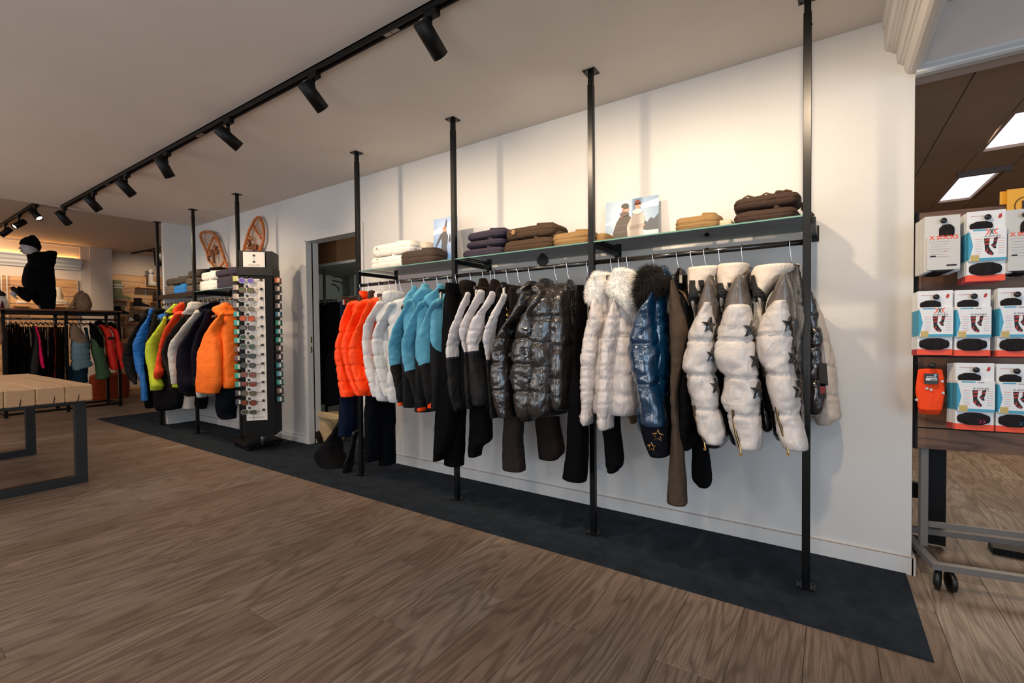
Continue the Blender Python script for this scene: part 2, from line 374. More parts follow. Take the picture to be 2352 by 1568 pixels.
# header over the passage on the right with its moulding
struct('wall_back', MB().box(0.0, 4, 0.0, WT, 2.225, H), plain('header_paint', (196, 180, 172), 0.8))
mb = MB()
prof = [(0.0, 2.262), (-0.02, 2.262), (-0.024, 2.25), (-0.016, 2.245), (-0.03, 2.24), (-0.042, 2.226), (-0.042, 2.218), (-0.03, 2.212), (0.0, 2.21)]
def extr(mb, prof, p0, d, nrm, mi=0):      # prof (offset along nrm, z), extruded from p0 by d
    p0 = Vector(p0); d = Vector(d); nrm = Vector(nrm); n = len(prof)
    a = [Vector((p0.x, p0.y, 0))+nrm*o+Z*z for o, z in prof]; b = [p+d for p in a]
    mb.add(a+b, [(i, (i+1) % n, n+(i+1) % n, n+i) for i in range(n)]+[tuple(range(n-1, -1, -1)), tuple(range(n, 2*n))], mi)
    return mb
struct('trim_6', extr(mb, prof, (0.0, 0, 0), (4, 0, 0), (0, 1, 0)), TRIMW)
# moulded beam running towards the camera
bp = [(-0.118, 2.5), (-0.118, 2.47), (-0.108, 2.455), (-0.108, 2.372), (-0.100, 2.360), (-0.088, 2.358), (-0.086, 2.350), (-0.078, 2.350), (-0.076, 2.342), (-0.066, 2.342),
      (-0.064, 2.300), (-0.058, 2.290), (-0.050, 2.288), (-0.046, 2.280), (-0.040, 2.278), (-0.036, 2.256), (-0.028, 2.240), (-0.016, 2.233), (0.0, 2.233), (0.012, 2.236), (0.022, 2.246), (0.026, 2.262),
      (0.032, 2.264), (0.034, 2.29), (0.042, 2.30), (0.046, 2.34), (0.054, 2.35), (0.058, 2.37), (0.068, 2.38), (0.072, 2.45), (0.09, 2.47), (0.09, 2.5)]
struct('trim_7', extr(MB(), bp, (0, -6.0, 0), (0, 6.0, 0), (1, 0, 0)), plain('beam_paint', (214, 208, 200), 0.6))
# passage room to the right: dark boarded ceiling with two roof lights
ce = MB()
for i in range(14):
    x0 = -0.3+i*0.30
    for (a, b) in ((0.12, 6.0),):
        segs = [(0.12, 6.0)]
        if 0.58 < x0+0.15 < 0.95: segs = [(0.12, 1.35), (2.09, 2.64), (3.78, 6.0)]
        for (ya, yb) in segs: ce.box(x0+0.002, x0+0.296, ya, yb, 2.4, 2.42)
cr = struct('wall_front', MB().box(-0.3, 4, WT, 6.2, 2.43, 2.6), DKBR)
ceb = ce.build('ceiling_board', DKBR, cr)
for i, (ya, yb) in enumerate(((1.35, 2.09), (2.64, 3.78))):
    wn = MB().box(0.605, 0.62, ya, yb, 2.395, 2.44).box(0.86, 0.88, ya, yb, 2.395, 2.44)
    wo = struct('window_%d' % (i+1), wn, DKBR)
    MB().box(0.60, 0.87, ya, yb, 2.421, 2.426).build('pane', plain('daylight_pane', (238, 240, 255), 0.3, emit=1.6, ecol=(232, 234, 250)), wo)
MB().box(0.58, 0.90, 2.60, 2.64, 2.36, 2.40).build('blind_box', plain('blind_grey', (120, 110, 106), 0.7), bpy.data.objects['window_2'])
struct('wall_far_right', MB().box(-0.12, 4, 6.0, 6.1, 0, 2.6).box(3.6, 3.7, 0, 6, 0, 2.6).box(-0.14, -0.02, 2.9, 6, 0, 2.6), DKBR)
# the rear shop at left: far walls, frieze with lit cove, pier
REARW = plain('rear_wall_paint', (206, 190, 176), 0.8, noise_amt=0.02, nscale=2)
struct('wall_far', MB().box(-11.6, -11.32, -6, 0.0, 0, H2).box(-11.7, -11.6, -6, 3.4, 0, H2), REARW)
struct('wall_pier', MB().box(-11.6, -11.25, 0.0, 0.315, 0, H2).box(-11.6, -11.29, -0.12, 0.0, 0, H2), REARW)
mb = MB(); cp_ = [(0.0, 2.46), (0.16, 2.46), (0.16, 2.44), (0.13, 2.42), (0.12, 2.38), (0.09, 2.35), (0.085, 2.32), (0.05, 2.29), (0.04, 2.265), (0.0, 2.265)]
struct('trim_8', extr(mb, cp_, (-11.32, -6, 0), (0, 5.88, 0), (1, 0, 0)), TRIMW)
struct('trim_9', MB().box(-11.32, -11.26, -6, -0.12, H2-0.03, H2), REARW)
MB().box(-11.30, -11.28, -6, -0.14, 2.462, 2.468).build('cove_light', plain('cove_led', (255, 205, 130), 0.5, emit=22, ecol=(255, 190, 105)), bpy.data.objects['trim_8'])
struct('wall_side', MB().box(-14, -7.16, 3.4, 3.5, 0, H2), REARW)
# fitting room shell
FRW = plain('fitting_room_paint', (182, 184, 174), 0.8)
struct('wall_fitting_room', MB().box(-7.0, -3.4, 2.6, 2.7, 0, H).box(-6.2, -6.1, WT, 2.6, 0, H).box(-3.3, -3.2, WT, 2.6, 0, H), FRW)
struct('trim_10', MB().box(-5.95, -5.85, 1.5, 2.6, 0, 2.5).box(-6.1, -3.3, WT, 2.6, 2.34, 2.36).box(-5.2, -5.14, 2.5, 2.6, 0, 2.3), FRW)
struct('ceiling_fitting_room', MB().box(-6.2, -3.2, WT, 2.7, 2.44, 2.5), FRW)
# ------------------------------------------------------------------ rack posts, rails, shelves
RY = -0.385; RZ = 1.478; SZ = 1.592
def post(x, label):
    t = thing('rack_post', label, 'post', (x, RY, 0), 'floor to ceiling posts of the wall racks')
    MB().box(x-.015, x+.015, RY-.015, RY+.015, .006, 2.43, bev=.0015).build('pole', BLK, t)
    MB().box(x-.0125, x+.0125, RY-.0125, RY+.0125, 2.43, 2.494).build('adjusting_tube', BLKM, t)
    MB().box(x-.035, x+.035, RY-.035, RY+.035, 2.494, 2.4995).build('ceiling_plate', BLK, t)
    m = MB()
    for i in (-1, 1):
        for j in (-1, 1):
            m.lathe((x+i*.025, RY+j*.025, 2.4945), (0, 0, -1), [(0, .005), (.003, .005), (.004, .002)], 8)
            m.lathe((x+i*.025, RY+j*.025, .0095), (0, 0, 1), [(0, .005), (.002, .005), (.003, .002)], 8)
    m.lathe((x+.015, RY, 2.38), (1, 0, 0), [(0, .004), (.003, .003)], 8)
    m.build('screws', BLKM, t)
    MB().box(x-.035, x+.035, RY-.035, RY+.035, .004, .010).build('floor_plate', BLK, t)
PX = [(-7.16+.012, 'slim black post at the far left end of the left rack'), (-6.16, 'black post in the middle of the left rack by the blue folded shirt'), (-5.178, 'black post rising behind the sunglasses stand'),
      (-3.33, 'black post beside the fitting room opening, left end of the long rack'), (-2.351, 'black post between the teal jackets and the white and black jackets'),
      (-1.374, 'black post between the tall black jackets and the white fur collar jackets'), (-.390, 'nearest black post at the right end of the long rack')]
for x, l in PX: post(x, l)
def rail(x0, x1, label):
    m = MB().tube([(x0+.015, RY, RZ), (x1-.015, RY, RZ)], .0125, 14)
    o = m.build('clothes_rail', BLKR, None, True); tag(o, label, 'clothes rail', 'round rails between the rack posts')
rail(-7.148, -6.16, 'thin black rail of the left rack, bay farthest from the camera')
rail(-6.16, -5.178, 'thin black rail of the left rack beside the sunglasses stand')
rail(-3.33, -2.351, 'black rail holding the orange, white and teal jackets')
rail(-2.351, -1.374, 'black rail holding the white and black and the glossy black jackets')
rail(-1.374, -.39, 'black rail holding the fur collar and star jackets')
def bracket(x, label):
    t = thing('shelf_bracket', label, 'bracket', (x, 0, 1.56), 'brackets tying the posts to the wall')
    MB().box(x-.0125, x+.0125, RY+.015, -.006, 1.557, 1.584, bev=.001).build('arm', BLK, t)
    MB().box(x-.02, x+.02, -.006, -.0005, 1.535, 1.612).build('wall_plate', BLK, t)
    m = MB()
    for z in (1.55, 1.598): m.lathe((x+.013 if x > -1 else x, -.006, z), (0, -1, 0), [(0, .005), (.003, .004)], 8)
    m.build('screws', BLKM, t)
for x, l in ((-7.13, 'black shelf bracket at the far left post'), (-6.16, 'black shelf bracket at the middle post of the left rack'), (-5.178, 'black shelf bracket behind the sunglasses stand'),
             (-3.33, 'black shelf bracket next to the fitting room opening'), (-2.351, 'black shelf bracket left of the navy folded stack'), (-1.374, 'shelf bracket left of the two-women poster'), (-.372, 'black shelf bracket at the nearest post, with a screwed wall plate')):
    bracket(x, l)
EDGE = plain('green_glass_edge', (96, 140, 130), 0.15, coat=0.6)
def shelf(x0, x1, label, opaque=False):
    t = thing('wall_shelf', label, 'shelf', ((x0+x1)/2, -.2, SZ), 'shelves above the rails')
    if opaque:
        MB().box(x0+.02, x1-.02, RY-.01, -.03, 1.584, SZ+.004).build('board', BLK, t)
        MB().box(x0+.02, x1-.02, RY-.012, RY+.01, 1.545, 1.588).build('front_rail', BLK, t)
    else:
        MB().box(x0, x1, RY-.008, -.03, 1.5855, SZ).build('glass_panel', GLASS, t)
        MB().box(x0, x1, RY-.0095, RY-.008, 1.5855, SZ).build('polished_edge', EDGE, t)
        MB().box(x0, x1, -.03, -.0285, 1.5855, SZ).build('polished_edge', EDGE, t)
shelf(-3.315, -2.358, 'clear glass shelf over the orange, white and teal jackets')
shelf(-2.344, -1.381, 'clear glass shelf holding navy and brown folded clothes')
shelf(-1.367, -.395, 'clear glass shelf with the two-women poster and khaki folded trousers')
shelf(-7.13, -6.17, 'black shelf of the left rack under the blue folded shirt', True)
shelf(-6.15, -5.19, 'glass shelf of the left rack under the white folded clothes')
# black diamond stop and knob seen behind the glass
o = MB().obox((-1.90, -.012, 1.578), (.707, 0, .707), (0, 1, 0), (-.707, 0, .707), .030, .010, .030).build('wall_diamond', BLK); tag(o, 'black diamond-shaped wall plate under the brown folded clothes', 'wall plate')
o = MB().lathe((-.86, -.002, 1.545), (0, -1, 0), [(0, .006), (.02, .006), (.022, .011), (.03, .011), (.034, .004)], 10).build('wall_stud', BLK, None, True); tag(o, 'small black knob on the wall under the khaki trousers shelf', 'wall stud')
# outlet
t = thing('power_outlet', 'white wall socket low on the wall behind the third post', 'outlet', (-1.505, 0, .247))
MB().box(-1.545, -1.465, -.006, 0, .207, .287, bev=.001).build('plate', TRIMW, t)
m = MB().lathe((-1.505, -.006, .247), (0, -1, 0), [(0, .026), (.004, .026), (.004, .021)], 24); m.build('socket_ring', plain('socket_white', (196, 198, 200), .3), t, False)
m = MB()
for dx, dz in ((-.009, 0), (.009, 0), (0, .011)): m.lathe((-1.505+dx, -.010, .247+dz), (0, -1, 0), [(0, .003), (.0008, .003)], 8)
m.build('socket_holes', BLKP, t)

# ------------------------------------------------------------------ track lights
LENS_ON = plain('lit_lens', (255, 240, 220), .3, emit=14, ecol=(255, 226, 190))
LENS_IN = plain('lamp_reflector', (235, 225, 205), .3, emit=3.0, ecol=(255, 224, 180))
CHIP = plain('rating_sticker', (150, 155, 160), .4)
def spotlight(x, y, zc, d, label, power, lensm=LENS_IN, size=1.9):
    t = thing('track_spotlight', label, 'spotlight', (x, y, zc), 'black cylinder spotlights on the ceiling tracks')
    d = Vector(d).normalized()
    MB().box(x-.035, x+.035, y-.016, y+.016, zc-.030, zc, bev=.002).build('adapter', BLKM, t)
    MB().tube([(x-.012, y, zc-.03), (x-.012, y, zc-.062)], [.011, .010], 10).build('stem', BLKM, t, True)
    j = Vector((x-.012, y, zc-.075)); side = d.cross(Z).normalized(); up = side.cross(d).normalized()
    if up.z < 0: up = -up
    c = j-up*.030                         # joint sits on the flank of the cylinder
    a = c-d*.050; L = .150; r = .036
    m = MB().lathe(a, d, [(0, r-.004), (.003, r), (L, r), (L, r-.003), (L-.022, r-.004)], 28)
    f = m.f.pop(); m.mi.pop(); h = m.build('housing', BLKM, t, True)
    MB().tube([(x-.012, y, zc-.060), tuple(c+up*.034)], .012, 10).build('joint', BLKM, t, True)
    q = a+d*(L-.020); MB().lathe(q, d, [(0, r-.005), (.001, r-.005)], 24).build('lens', lensm, t)
    n2 = -d; s_ = side
    MB().obox(a-d*.0008+up*.012, s_, up, d, .010, .005, .0006).build('sticker', CHIP, t)
    if power:
        ld = bpy.data.lights.new('spot_beam', 'SPOT'); ld.energy = power; ld.color = WARM; ld.spot_size = size; ld.spot_blend = .85; ld.shadow_soft_size = .03
        lo = bpy.data.objects.new('spot_beam', ld); COL.objects.link(lo); lo.parent = t
        lo.location = (q+d*.024)-wloc(t); lo.rotation_euler = d.to_track_quat('-Z', 'Y').to_euler()
    return t
def track(x0, x1, y, z, label, joints=()):
    t = thing('light_track', label, 'light track', ((x0+x1)/2, y, z))
    MB().box(x0, x1, y-.018, y-.010, z-.030, z).box(x0, x1, y+.010, y+.018, z-.030, z).box(x0, x1, y-.018, y+.018, z-.008, z).build('profile', BLKM, t)
    MB().box(x0+.02, x1-.02, y-.010, y-.0085, z-.020, z-.017).box(x0+.02, x1-.02, y+.0085, y+.010, z-.020, z-.017).build('conductor', plain('copper', (170, 120, 80), .3, metal=1), t)
    for j in joints:
        MB().box(j-.045, j-.002, y-.010, y+.010, z-.031, z-.024).build('connector', STEEL, t)
        MB().box(j+.002, j+.045, y-.010, y+.010, z-.031, z-.024).build('connector', STEEL, t)
track(-7.09, -0.16, -1.25, 2.5, 'long black lighting track across the near ceiling', (-1.96, -3.87, -5.7))
track(-11.0, -8.02, -1.26, 2.7, 'black lighting track on the higher ceiling at the far left')
SP = 58
for x, d, l in ((-1.71, (0, .88, -.62), 'nearest track spotlight, pointing steeply down with a sticker on its back'), (-2.552, (0, .84, -.72), 'second track spotlight from the right'),
                (-3.467, (.22, .80, -.62), 'track spotlight with a pale lens rim above the left-hand posts'), (-4.41, (0, .5, -.9), 'upright track spotlight fourth from the right'),
                (-5.23, (0, .70, -.75), 'track spotlight fifth from the right'), (-6.07, (0, .66, -.78), 'track spotlight second from the far end of the near track'), (-7.02, (.2, .56, -.82), 'last track spotlight at the far end of the near track')):
    spotlight(x, -1.25, 2.473, d, l, SP*(1.0 if x > -3 else .8))
for x, l in ((-1.0, 'track spotlight just beyond the upper edge of the photo'), (-.35, 'track spotlight farthest right on the near track, outside the photo')):
    spotlight(x, -1.25, 2.473, (0, .84, -.70), l, SP*1.1)
spotlight(-8.12, -1.26, 2.673, (.62, .35, -.7), 'lit spotlight with glowing lens right under the ceiling step', 16, LENS_ON)
spotlight(-8.95, -1.26, 2.673, (.25, -.7, -.62), 'lit spotlight turned to the left on the far track', 16, LENS_ON)
spotlight(-9.75, -1.26, 2.673, (-.3, -.6, -.72), 'dark spotlight cut by the left edge, far track', 14)
# a short track with a spot in front of the shoe wall
t = thing('shoe_wall_track', 'short black track with a spotlight before the shoe wall', 'light track', (-10.6, .7, 2.6))
MB().tube([(-11.2, .60, 2.66), (-9.9, .72, 2.66)], .018, 6).build('profile', BLKM, t)
MB().tube([(-10.6, .66, 2.64), (-9.9, .70, 2.58)], .012, 6).build('arm', BLKM, t)
MB().tube([(-10.30, .69, 2.60), (-10.40, .74, 2.38)], .055, 14).build('lamp_head', BLKM, t, True)
MB().tube([(-10.0, .72, 2.60), (-9.95, .80, 2.46)], .06, 14).build('lamp_head', BLKM, t, True)
for (lx, ly, tx, ty, tz, e) in ((-10.2, .8, -11.5, .8, 1.6, 16), (-10.1, -.8, -11.3, -.8, 1.5, 22), (-10.1, -2.2, -11.3, -1.6, 2.0, 40)):
    lamp('SPOT', 'shoe_wall_spot', (lx, ly, 2.6), (tx, ty, tz), e*3, WARM, spot_size=1.5, spot_blend=.8, shadow_soft_size=.05)

# ------------------------------------------------------------------ beam table
BEAM = mat_wood('spruce_beam', (176, 136, 98), (204, 168, 130), 5, (.10, 1, 1), 6, .6)
t = thing('beam_table', 'chunky wooden beam table on black steel frames at the left', 'table', (-5.8, -2.1, 0))
for i in range(7):
    y1 = -1.603-i*.1515; y0 = y1-.149
    b = MB().box(-6.75, -4.852, y0, y1, .632, .75, bev=.006).build('beam', BEAM, t)
    MB().box(-4.8525, -4.8495, y0+.007, y1-.007, .640, .743).build('end_grain', ENDG, b)
    if i < 4:
        m = MB(); yc = (y0+y1)/2+(-.01, .012, -.004, .01)[i]
        m.poly([(-4.849, yc-.004, .634), (-4.849, yc+.003, .634), (-4.849, yc+.008, .668), (-4.849, yc+.007, .690)], .0012, (1, 0, 0)).build('crack', plain('beam_crack', (58, 38, 26), .9), b)
for xx in (-5.03, -6.55):
    m = MB().box(xx, xx+.06, -1.677, -1.613, 0, .632).box(xx, xx+.06, -2.60, -2.537, 0, .632).box(xx, xx+.06, -2.537, -1.677, 0, .06).box(xx, xx+.06, -2.537, -1.677, .60, .632)
    m.build('leg_frame', plain('charcoal_steel', (34, 37, 40), .45, noise_amt=.1), t)

# ------------------------------------------------------------------ sunglasses stand
P0 = at(556, 996, 2, .185); P1 = at(633, 992, 2, .185); P0.z = P1.z = 0
SU = (P1-P0).normalized(); SN = Vector((SU.y, -SU.x, 0)); SW = (P1-P0).length; SD = .24
def sp(s, z, n=0.0): return P0+SU*s+Z*z+SN*n
t = thing('sunglasses_stand', 'tall black revolving sunglasses display with a white sign on top', 'display stand', (P0+SU*SW/2-SN*SD/2))
SBLK = plain('stand_black_board', (8, 8, 9), .6, spec=.2, noise_amt=.06); SBR = plain('stand_header_black', (26, 22, 20), .5, spec=.3)
c0 = sp(SW/2, 0, -SD/2)
MB().obox(c0+Z*.905, SU, SN, Z, SW/2, SD/2, .75, .002).build('column', SBLK, t)
MB().obox(sp(SW/2, 1.695, -SD/2), SU, SN, Z, SW/2+.004, SD/2+.006, .038, .001).build('header', SBR, t)
MB().obox(sp(SW/2, 1.81, -SD/2), SU, SN, Z, SW/2, SD/2-.01, .077, .001).build('top_box', SBR, t)
sg = MB().obox(sp(SW*.46, 1.805, .000), SU, SN, Z, SW*.32, .002, .070).build('sign', plain('sign_white', (226, 220, 212), .5), t)
INK = plain('black_ink', (22, 20, 20), .6); GINK = plain('taupe_ink', (150, 136, 120), .6)
text('SOLAR', sp(SW*.46, 1.752, .0025), SU, Z, .026, GINK, sg, sx=1.25)
text('S', sp(SW*.46, 1.812, .0025), SU, Z, .026, GINK, sg, sx=1.3)
for zz, sgn in ((1.842, 1), (1.783, -1)):
    q = [sp(SW*.46+a, zz+b*sgn, .0022) for a, b in ((-.011, -.010), (-.011, .010), (-.005, .010), (0, .004), (.005, .010), (.011, .010), (.011, -.010))]
    MB().poly(q, .0006, SN).build('emblem', INK, sg)
PWOOD = mat_wood('whitewashed_panel', (196, 184, 170), (226, 220, 212), 10, (6, 6, .5), 6, .6)
MB().obox(sp(SW*.455, .965, .001), SU, SN, Z, SW*.31, .0015, .66).build('display_panel', PWOOD, t)
text('www.solar-eyewear.com', sp(SW*.455, .335, .0032), SU, Z, .012, INK, t, sx=1.1)
MB().tube([c0+Z*.05, c0+Z*.16], .02, 12).build('pivot', STEEL, t, True)
MB().obox((-5.03, -.315, .055), (.991, -.13, 0), (.13, .991, 0), (0, 0, 1), .21, .17, .016, .003).build('base', SBLK, t)
for i in (-1, 1):
    for j in (-1, 1):
        q = Vector((-5.03, -.315, 0))+Vector((.991, -.13, 0))*(i*.17)+Vector((.13, .991, 0))*(j*.13)
        MB().lathe((q.x-.012, q.y, .023), (1, 0, 0), [(0, .017), (.002, .021), (.022, .021), (.024, .017)], 14).build('caster', BLKP, t, True)
GL = [('violet', (110, 90, 170), (190, 184, 200)), ('olive', (92, 98, 60), (120, 60, 40)), ('grey', (110, 104, 104), (228, 220, 205)), ('grey-brown', (118, 108, 98), (150, 140, 130)), ('amber', (190, 80, 20), (110, 60, 30)),
      ('smoke', (90, 86, 84), (30, 28, 28)), ('dark green', (44, 66, 50), (214, 208, 196)), ('bottle green', (60, 78, 62), (150, 146, 140)), ('black', (52, 54, 56), (20, 20, 22)), ('moss', (62, 64, 54), (40, 38, 34)),
      ('copper', (130, 62, 32), (90, 60, 44)), ('rust', (132, 58, 34), (60, 40, 30)), ('taupe', (104, 96, 82), (88, 84, 78)), ('red-brown', (122, 54, 32), (44, 34, 28)), ('sage', (70, 72, 62), (150, 150, 140))]
ordn = ['topmost', 'second', 'third', 'fourth', 'fifth', 'sixth', 'seventh', 'eighth', 'ninth', 'tenth', 'eleventh', 'twelfth', 'thirteenth', 'fourteenth', 'lowest']
PEG = plain('peg_black', (16, 15, 15), .5)
for i in range(15):
    z = 1.606-i*.0868; cn, lc, fc = GL[i]
    g = thing('sunglasses', '%s-lensed sunglasses, %s pair on the black display stand' % (cn, ordn[i]), 'sunglasses', sp(.07, z, .02), 'sunglasses on the stand')
    LM = plain('lens_'+cn.replace(' ', '_').replace('-', '_'), lc, .08, coat=1); FM = plain('frame_'+cn.replace(' ', '_').replace('-', '_'), fc, .3)
    shp = i % 3
    for k, sx in enumerate((.036, .108)):
        rx, rz = (.028, .024) if shp != 2 else (.031, .021)
        ex = 2.0 if shp == 0 else 2.8
        pts = []
        for a in range(20):
            th = 2*math.pi*a/20; cx = math.copysign(abs(math.cos(th))**(2/ex), math.cos(th)); cz = math.copysign(abs(math.sin(th))**(2/ex), math.sin(th))
            pts.append(sp(sx+rx*cx, z+rz*cz-(.004 if k else 0), .040-.010*abs(sx-.072)/.036))
        MB().poly(pts, .0015, SN).build('lens', LM, g)
        MB().tube(pts+pts[:1], .0030, 5, False).build('rim', FM, g, True)
    MB().tube([sp(.060, z+.004, .037), sp(.072, z+.009, .042), sp(.084, z+.002, .037)], .0022, 6).build('bridge', FM, g, True)
    MB().tube([sp(.012, z+.006, .030), sp(.006, z+.006, .010), sp(.014, z-.004, -.0)], .0018, 5).build('temple', FM, g, True)
    MB().tube([sp(.132, z+.002, .030), sp(.16, z+.004, .012), sp(.178, z+.006, .004)], .0018, 5).build('temple', FM, g, True)
    pg = MB().obox(sp(.190, z+.012, .008), SU, SN, Z, .010, .008, .010).build('wall_peg', PEG, t); MB().obox(sp(.070, z+.034, .006), SU, SN, Z, .009, .006, .009).build('wall_peg', PEG, t)
RC = [(226, 120, 60), (112, 92, 84), (110, 90, 82), (112, 92, 84), (60, 122, 142), (50, 142, 112), (48, 150, 140), (44, 150, 130), (104, 74, 66), (96, 66, 60), (62, 132, 150), (70, 146, 156), (44, 158, 142), (118, 88, 78), (60, 120, 120)]
RN = ['orange', 'grey-brown', 'mauve-brown', 'brown', 'petrol blue', 'green', 'turquoise', 'sea green', 'dark brown', 'maroon-brown', 'blue', 'pale blue', 'teal', 'taupe', 'blue-green']
LC = [(190, 186, 100), (160, 140, 128), (178, 152, 138), (120, 116, 124), (52, 160, 150), (50, 164, 150), (54, 160, 140), (56, 170, 150), (120, 84, 78), (110, 88, 90), (50, 160, 130), (52, 168, 140), (56, 150, 130), (60, 58, 70), (56, 60, 76)]
LN = ['lime', 'beige', 'sand', 'grey', 'turquoise', 'teal', 'sea green', 'mint', 'brown', 'mauve', 'green', 'jade', 'dull green', 'slate', 'dark slate']
for side in (0, 1):
    for i in range(15):
        z = 1.62-i*.0805 if side else 1.625-i*.0815
        col, nm = (RC[i], RN[i]) if side else (LC[i], LN[i])
        s0 = SW+.032 if side else -.026
        c = sp(s0, z, -.06 if side else -.03)
        g = thing('glasses_case_box', '%s small carton on the %s flank of the sunglasses stand, %s of its column' % (nm, 'right' if side else 'left', ordn[i]), 'carton', c, 'small cartons along the stand sides')
        MB().obox(c, SU, SN, Z, .024, .03, .024, .001).build('carton', plain('carton_%d_%d' % (side, i), col, .5, noise_amt=.1), g)
        MB().obox(c+SU*.012+SN*.031, SU, SN, Z, .008, .001, .018).build('printed_panel', plain('carton_print', (206, 196, 180), .5), g)
        MB().obox(sp(s0, z-.030, -.05), SU, SN, Z, .030, .045, .002).build('side_ledge', SBR, t)

# ------------------------------------------------------------------ snowshoes on the wall
ASH = plain('bent_ash_wood', (176, 98, 42), .4, noise_amt=.25, nscale=25); HIDE = plain('rawhide_lacing', (188, 130, 72), .6); LEA = plain('brown_leather', (120, 66, 34), .6, noise_amt=.3)
def snowshoe(label, outline, bars, binding, ang, gap=.034):
    P = [at(450+a/8.71, 480+b/8.71, 1, -.045) for a, b in outline]; c = sum(P, Vector())/len(P)
    t = thing('snowshoe', label, 'snowshoe', c)
    sm = []
    for i in range(len(P)-1):
        p0, p1, p2, p3 = P[max(i-1, 0)], P[i], P[i+1], P[min(i+2, len(P)-1)]
        for k in range(5):
            u = k/5; sm.append(.5*((2*p1)+(p2-p0)*u+(2*p0-5*p1+4*p2-p3)*u*u+(3*p1-p0-3*p2+p3)*u**3))
    sm.append(P[-1])
    MB().tube(sm, .015, 10).build('bent_frame', ASH, t, True)
    for b in bars:
        q = [at(450+a/8.71, 480+e/8.71, 1, -.045) for a, e in b]; MB().tube(q, .013, 8).build('crossbar', ASH, t, True)
    poly = [(p.x, p.z) for p in sm]
    def inside(x, z):
        r = False; j = len(poly)-1
        for i in range(len(poly)):
            if (poly[i][1] > z) != (poly[j][1] > z) and x < (poly[j][0]-poly[i][0])*(z-poly[i][1])/(poly[j][1]-poly[i][1])+poly[i][0]: r = not r
            j = i
        return r
    m = MB()
    for an in (ang, ang+60, ang+120):
        d = Vector((math.cos(math.radians(an)), 0, math.sin(math.radians(an)))); nn = Vector((-d.z, 0, d.x))
        for k in range(-28, 29):
            st = None; pr = None
            for e in range(-60, 61):
                q = c+nn*(k*gap)+d*(e*.012); ins = inside(q.x, q.z)
                if ins and st is None: st = q
                if (not ins or e == 60) and st is not None:
                    if (pr-st).length > .02: m.tube([st, pr], .0014, 4, False)
                    st = None
                pr = q
    m.build('rawhide_web', HIDE, t)
    for (bx, by, wx, wz, an) in binding:
        q = at(450+bx/8.71, 480+by/8.71, 1, -.07); a = math.radians(an)
        MB().obox(q, (math.cos(a), 0, math.sin(a)), (0, 1, 0), (-math.sin(a), 0, math.cos(a)), wx*.7, .014, wz*.75, .004).build('leather_binding', LEA, t)
snowshoe('old wooden snowshoe hanging left of the tall post, square tip', [(480, 1300), (330, 1110), (250, 1010), (225, 880), (160, 720), (105, 600), (92, 520), (130, 465), (230, 452), (330, 475), (390, 530), (450, 640), (500, 780), (560, 950), (620, 1130), (650, 1300)],
         [[(225, 870), (345, 560)], [(345, 560), (430, 640)], [(260, 930), (430, 760)], [(470, 1190), (560, 1050)]], [(300, 880, .030, .055, 0), (380, 780, .045, .035, -30), (350, 960, .018, .09, 8), (420, 860, .03, .03, 20), (255, 990, .012, .04, 0)], 15)
snowshoe('old wooden snowshoe with pointed tip above the sunglasses stand', [(930, 1000), (945, 880), (965, 780), (1000, 650), (1050, 480), (1110, 350), (1180, 220), (1245, 165), (1300, 210), (1340, 320), (1357, 450), (1350, 620), (1310, 760), (1260, 860), (1200, 1000)],
         [[(1140, 320), (1310, 590)], [(1030, 520), (1130, 620)], [(990, 780), (1280, 780)]], [(1060, 680, .035, .05, 35), (1100, 770, .045, .016, 10), (1150, 800, .016, .07, 0), (1200, 760, .03, .04, -20)], 10)

# ------------------------------------------------------------------ prints standing on the shelf
def card(name, label, p00, p10, p01, base, parts):
    """p00 bottom left, p10 bottom right, p01 top left; parts: list of (polygon in 0..1 coordinates, colour, part name)"""
    t = thing(name, label, 'poster', p00)
    u = p10-p00; v = p01-p00; n = u.cross(v).normalized()
    if n.y > 0: n = -n
    MB().poly([p00, p10, p10+v, p01], -.003, n).build('card', base, t)
    for i, (pl, c, nm) in enumerate(parts):
        MB().poly([p00+u*a+v*b+n*(.0004+.00025*i) for a, b in pl], .0002, n).build(nm, plain('ink_%d_%d_%d' % c, c, .45), t)
    return t, u, v, n
def ell(cx, cy, rx, ry, n=14, a0=0, a1=360): return [(cx+rx*math.cos(math.radians(a0+(a1-a0)*i/n)), cy+ry*math.sin(math.radians(a0+(a1-a0)*i/n))) for i in range(n)]
SKY1 = plain('print_pale_sky', (120, 150, 178), .3, coat=.3); SKY2 = plain('print_blue_sky', (100, 140, 190), .3, coat=.3)
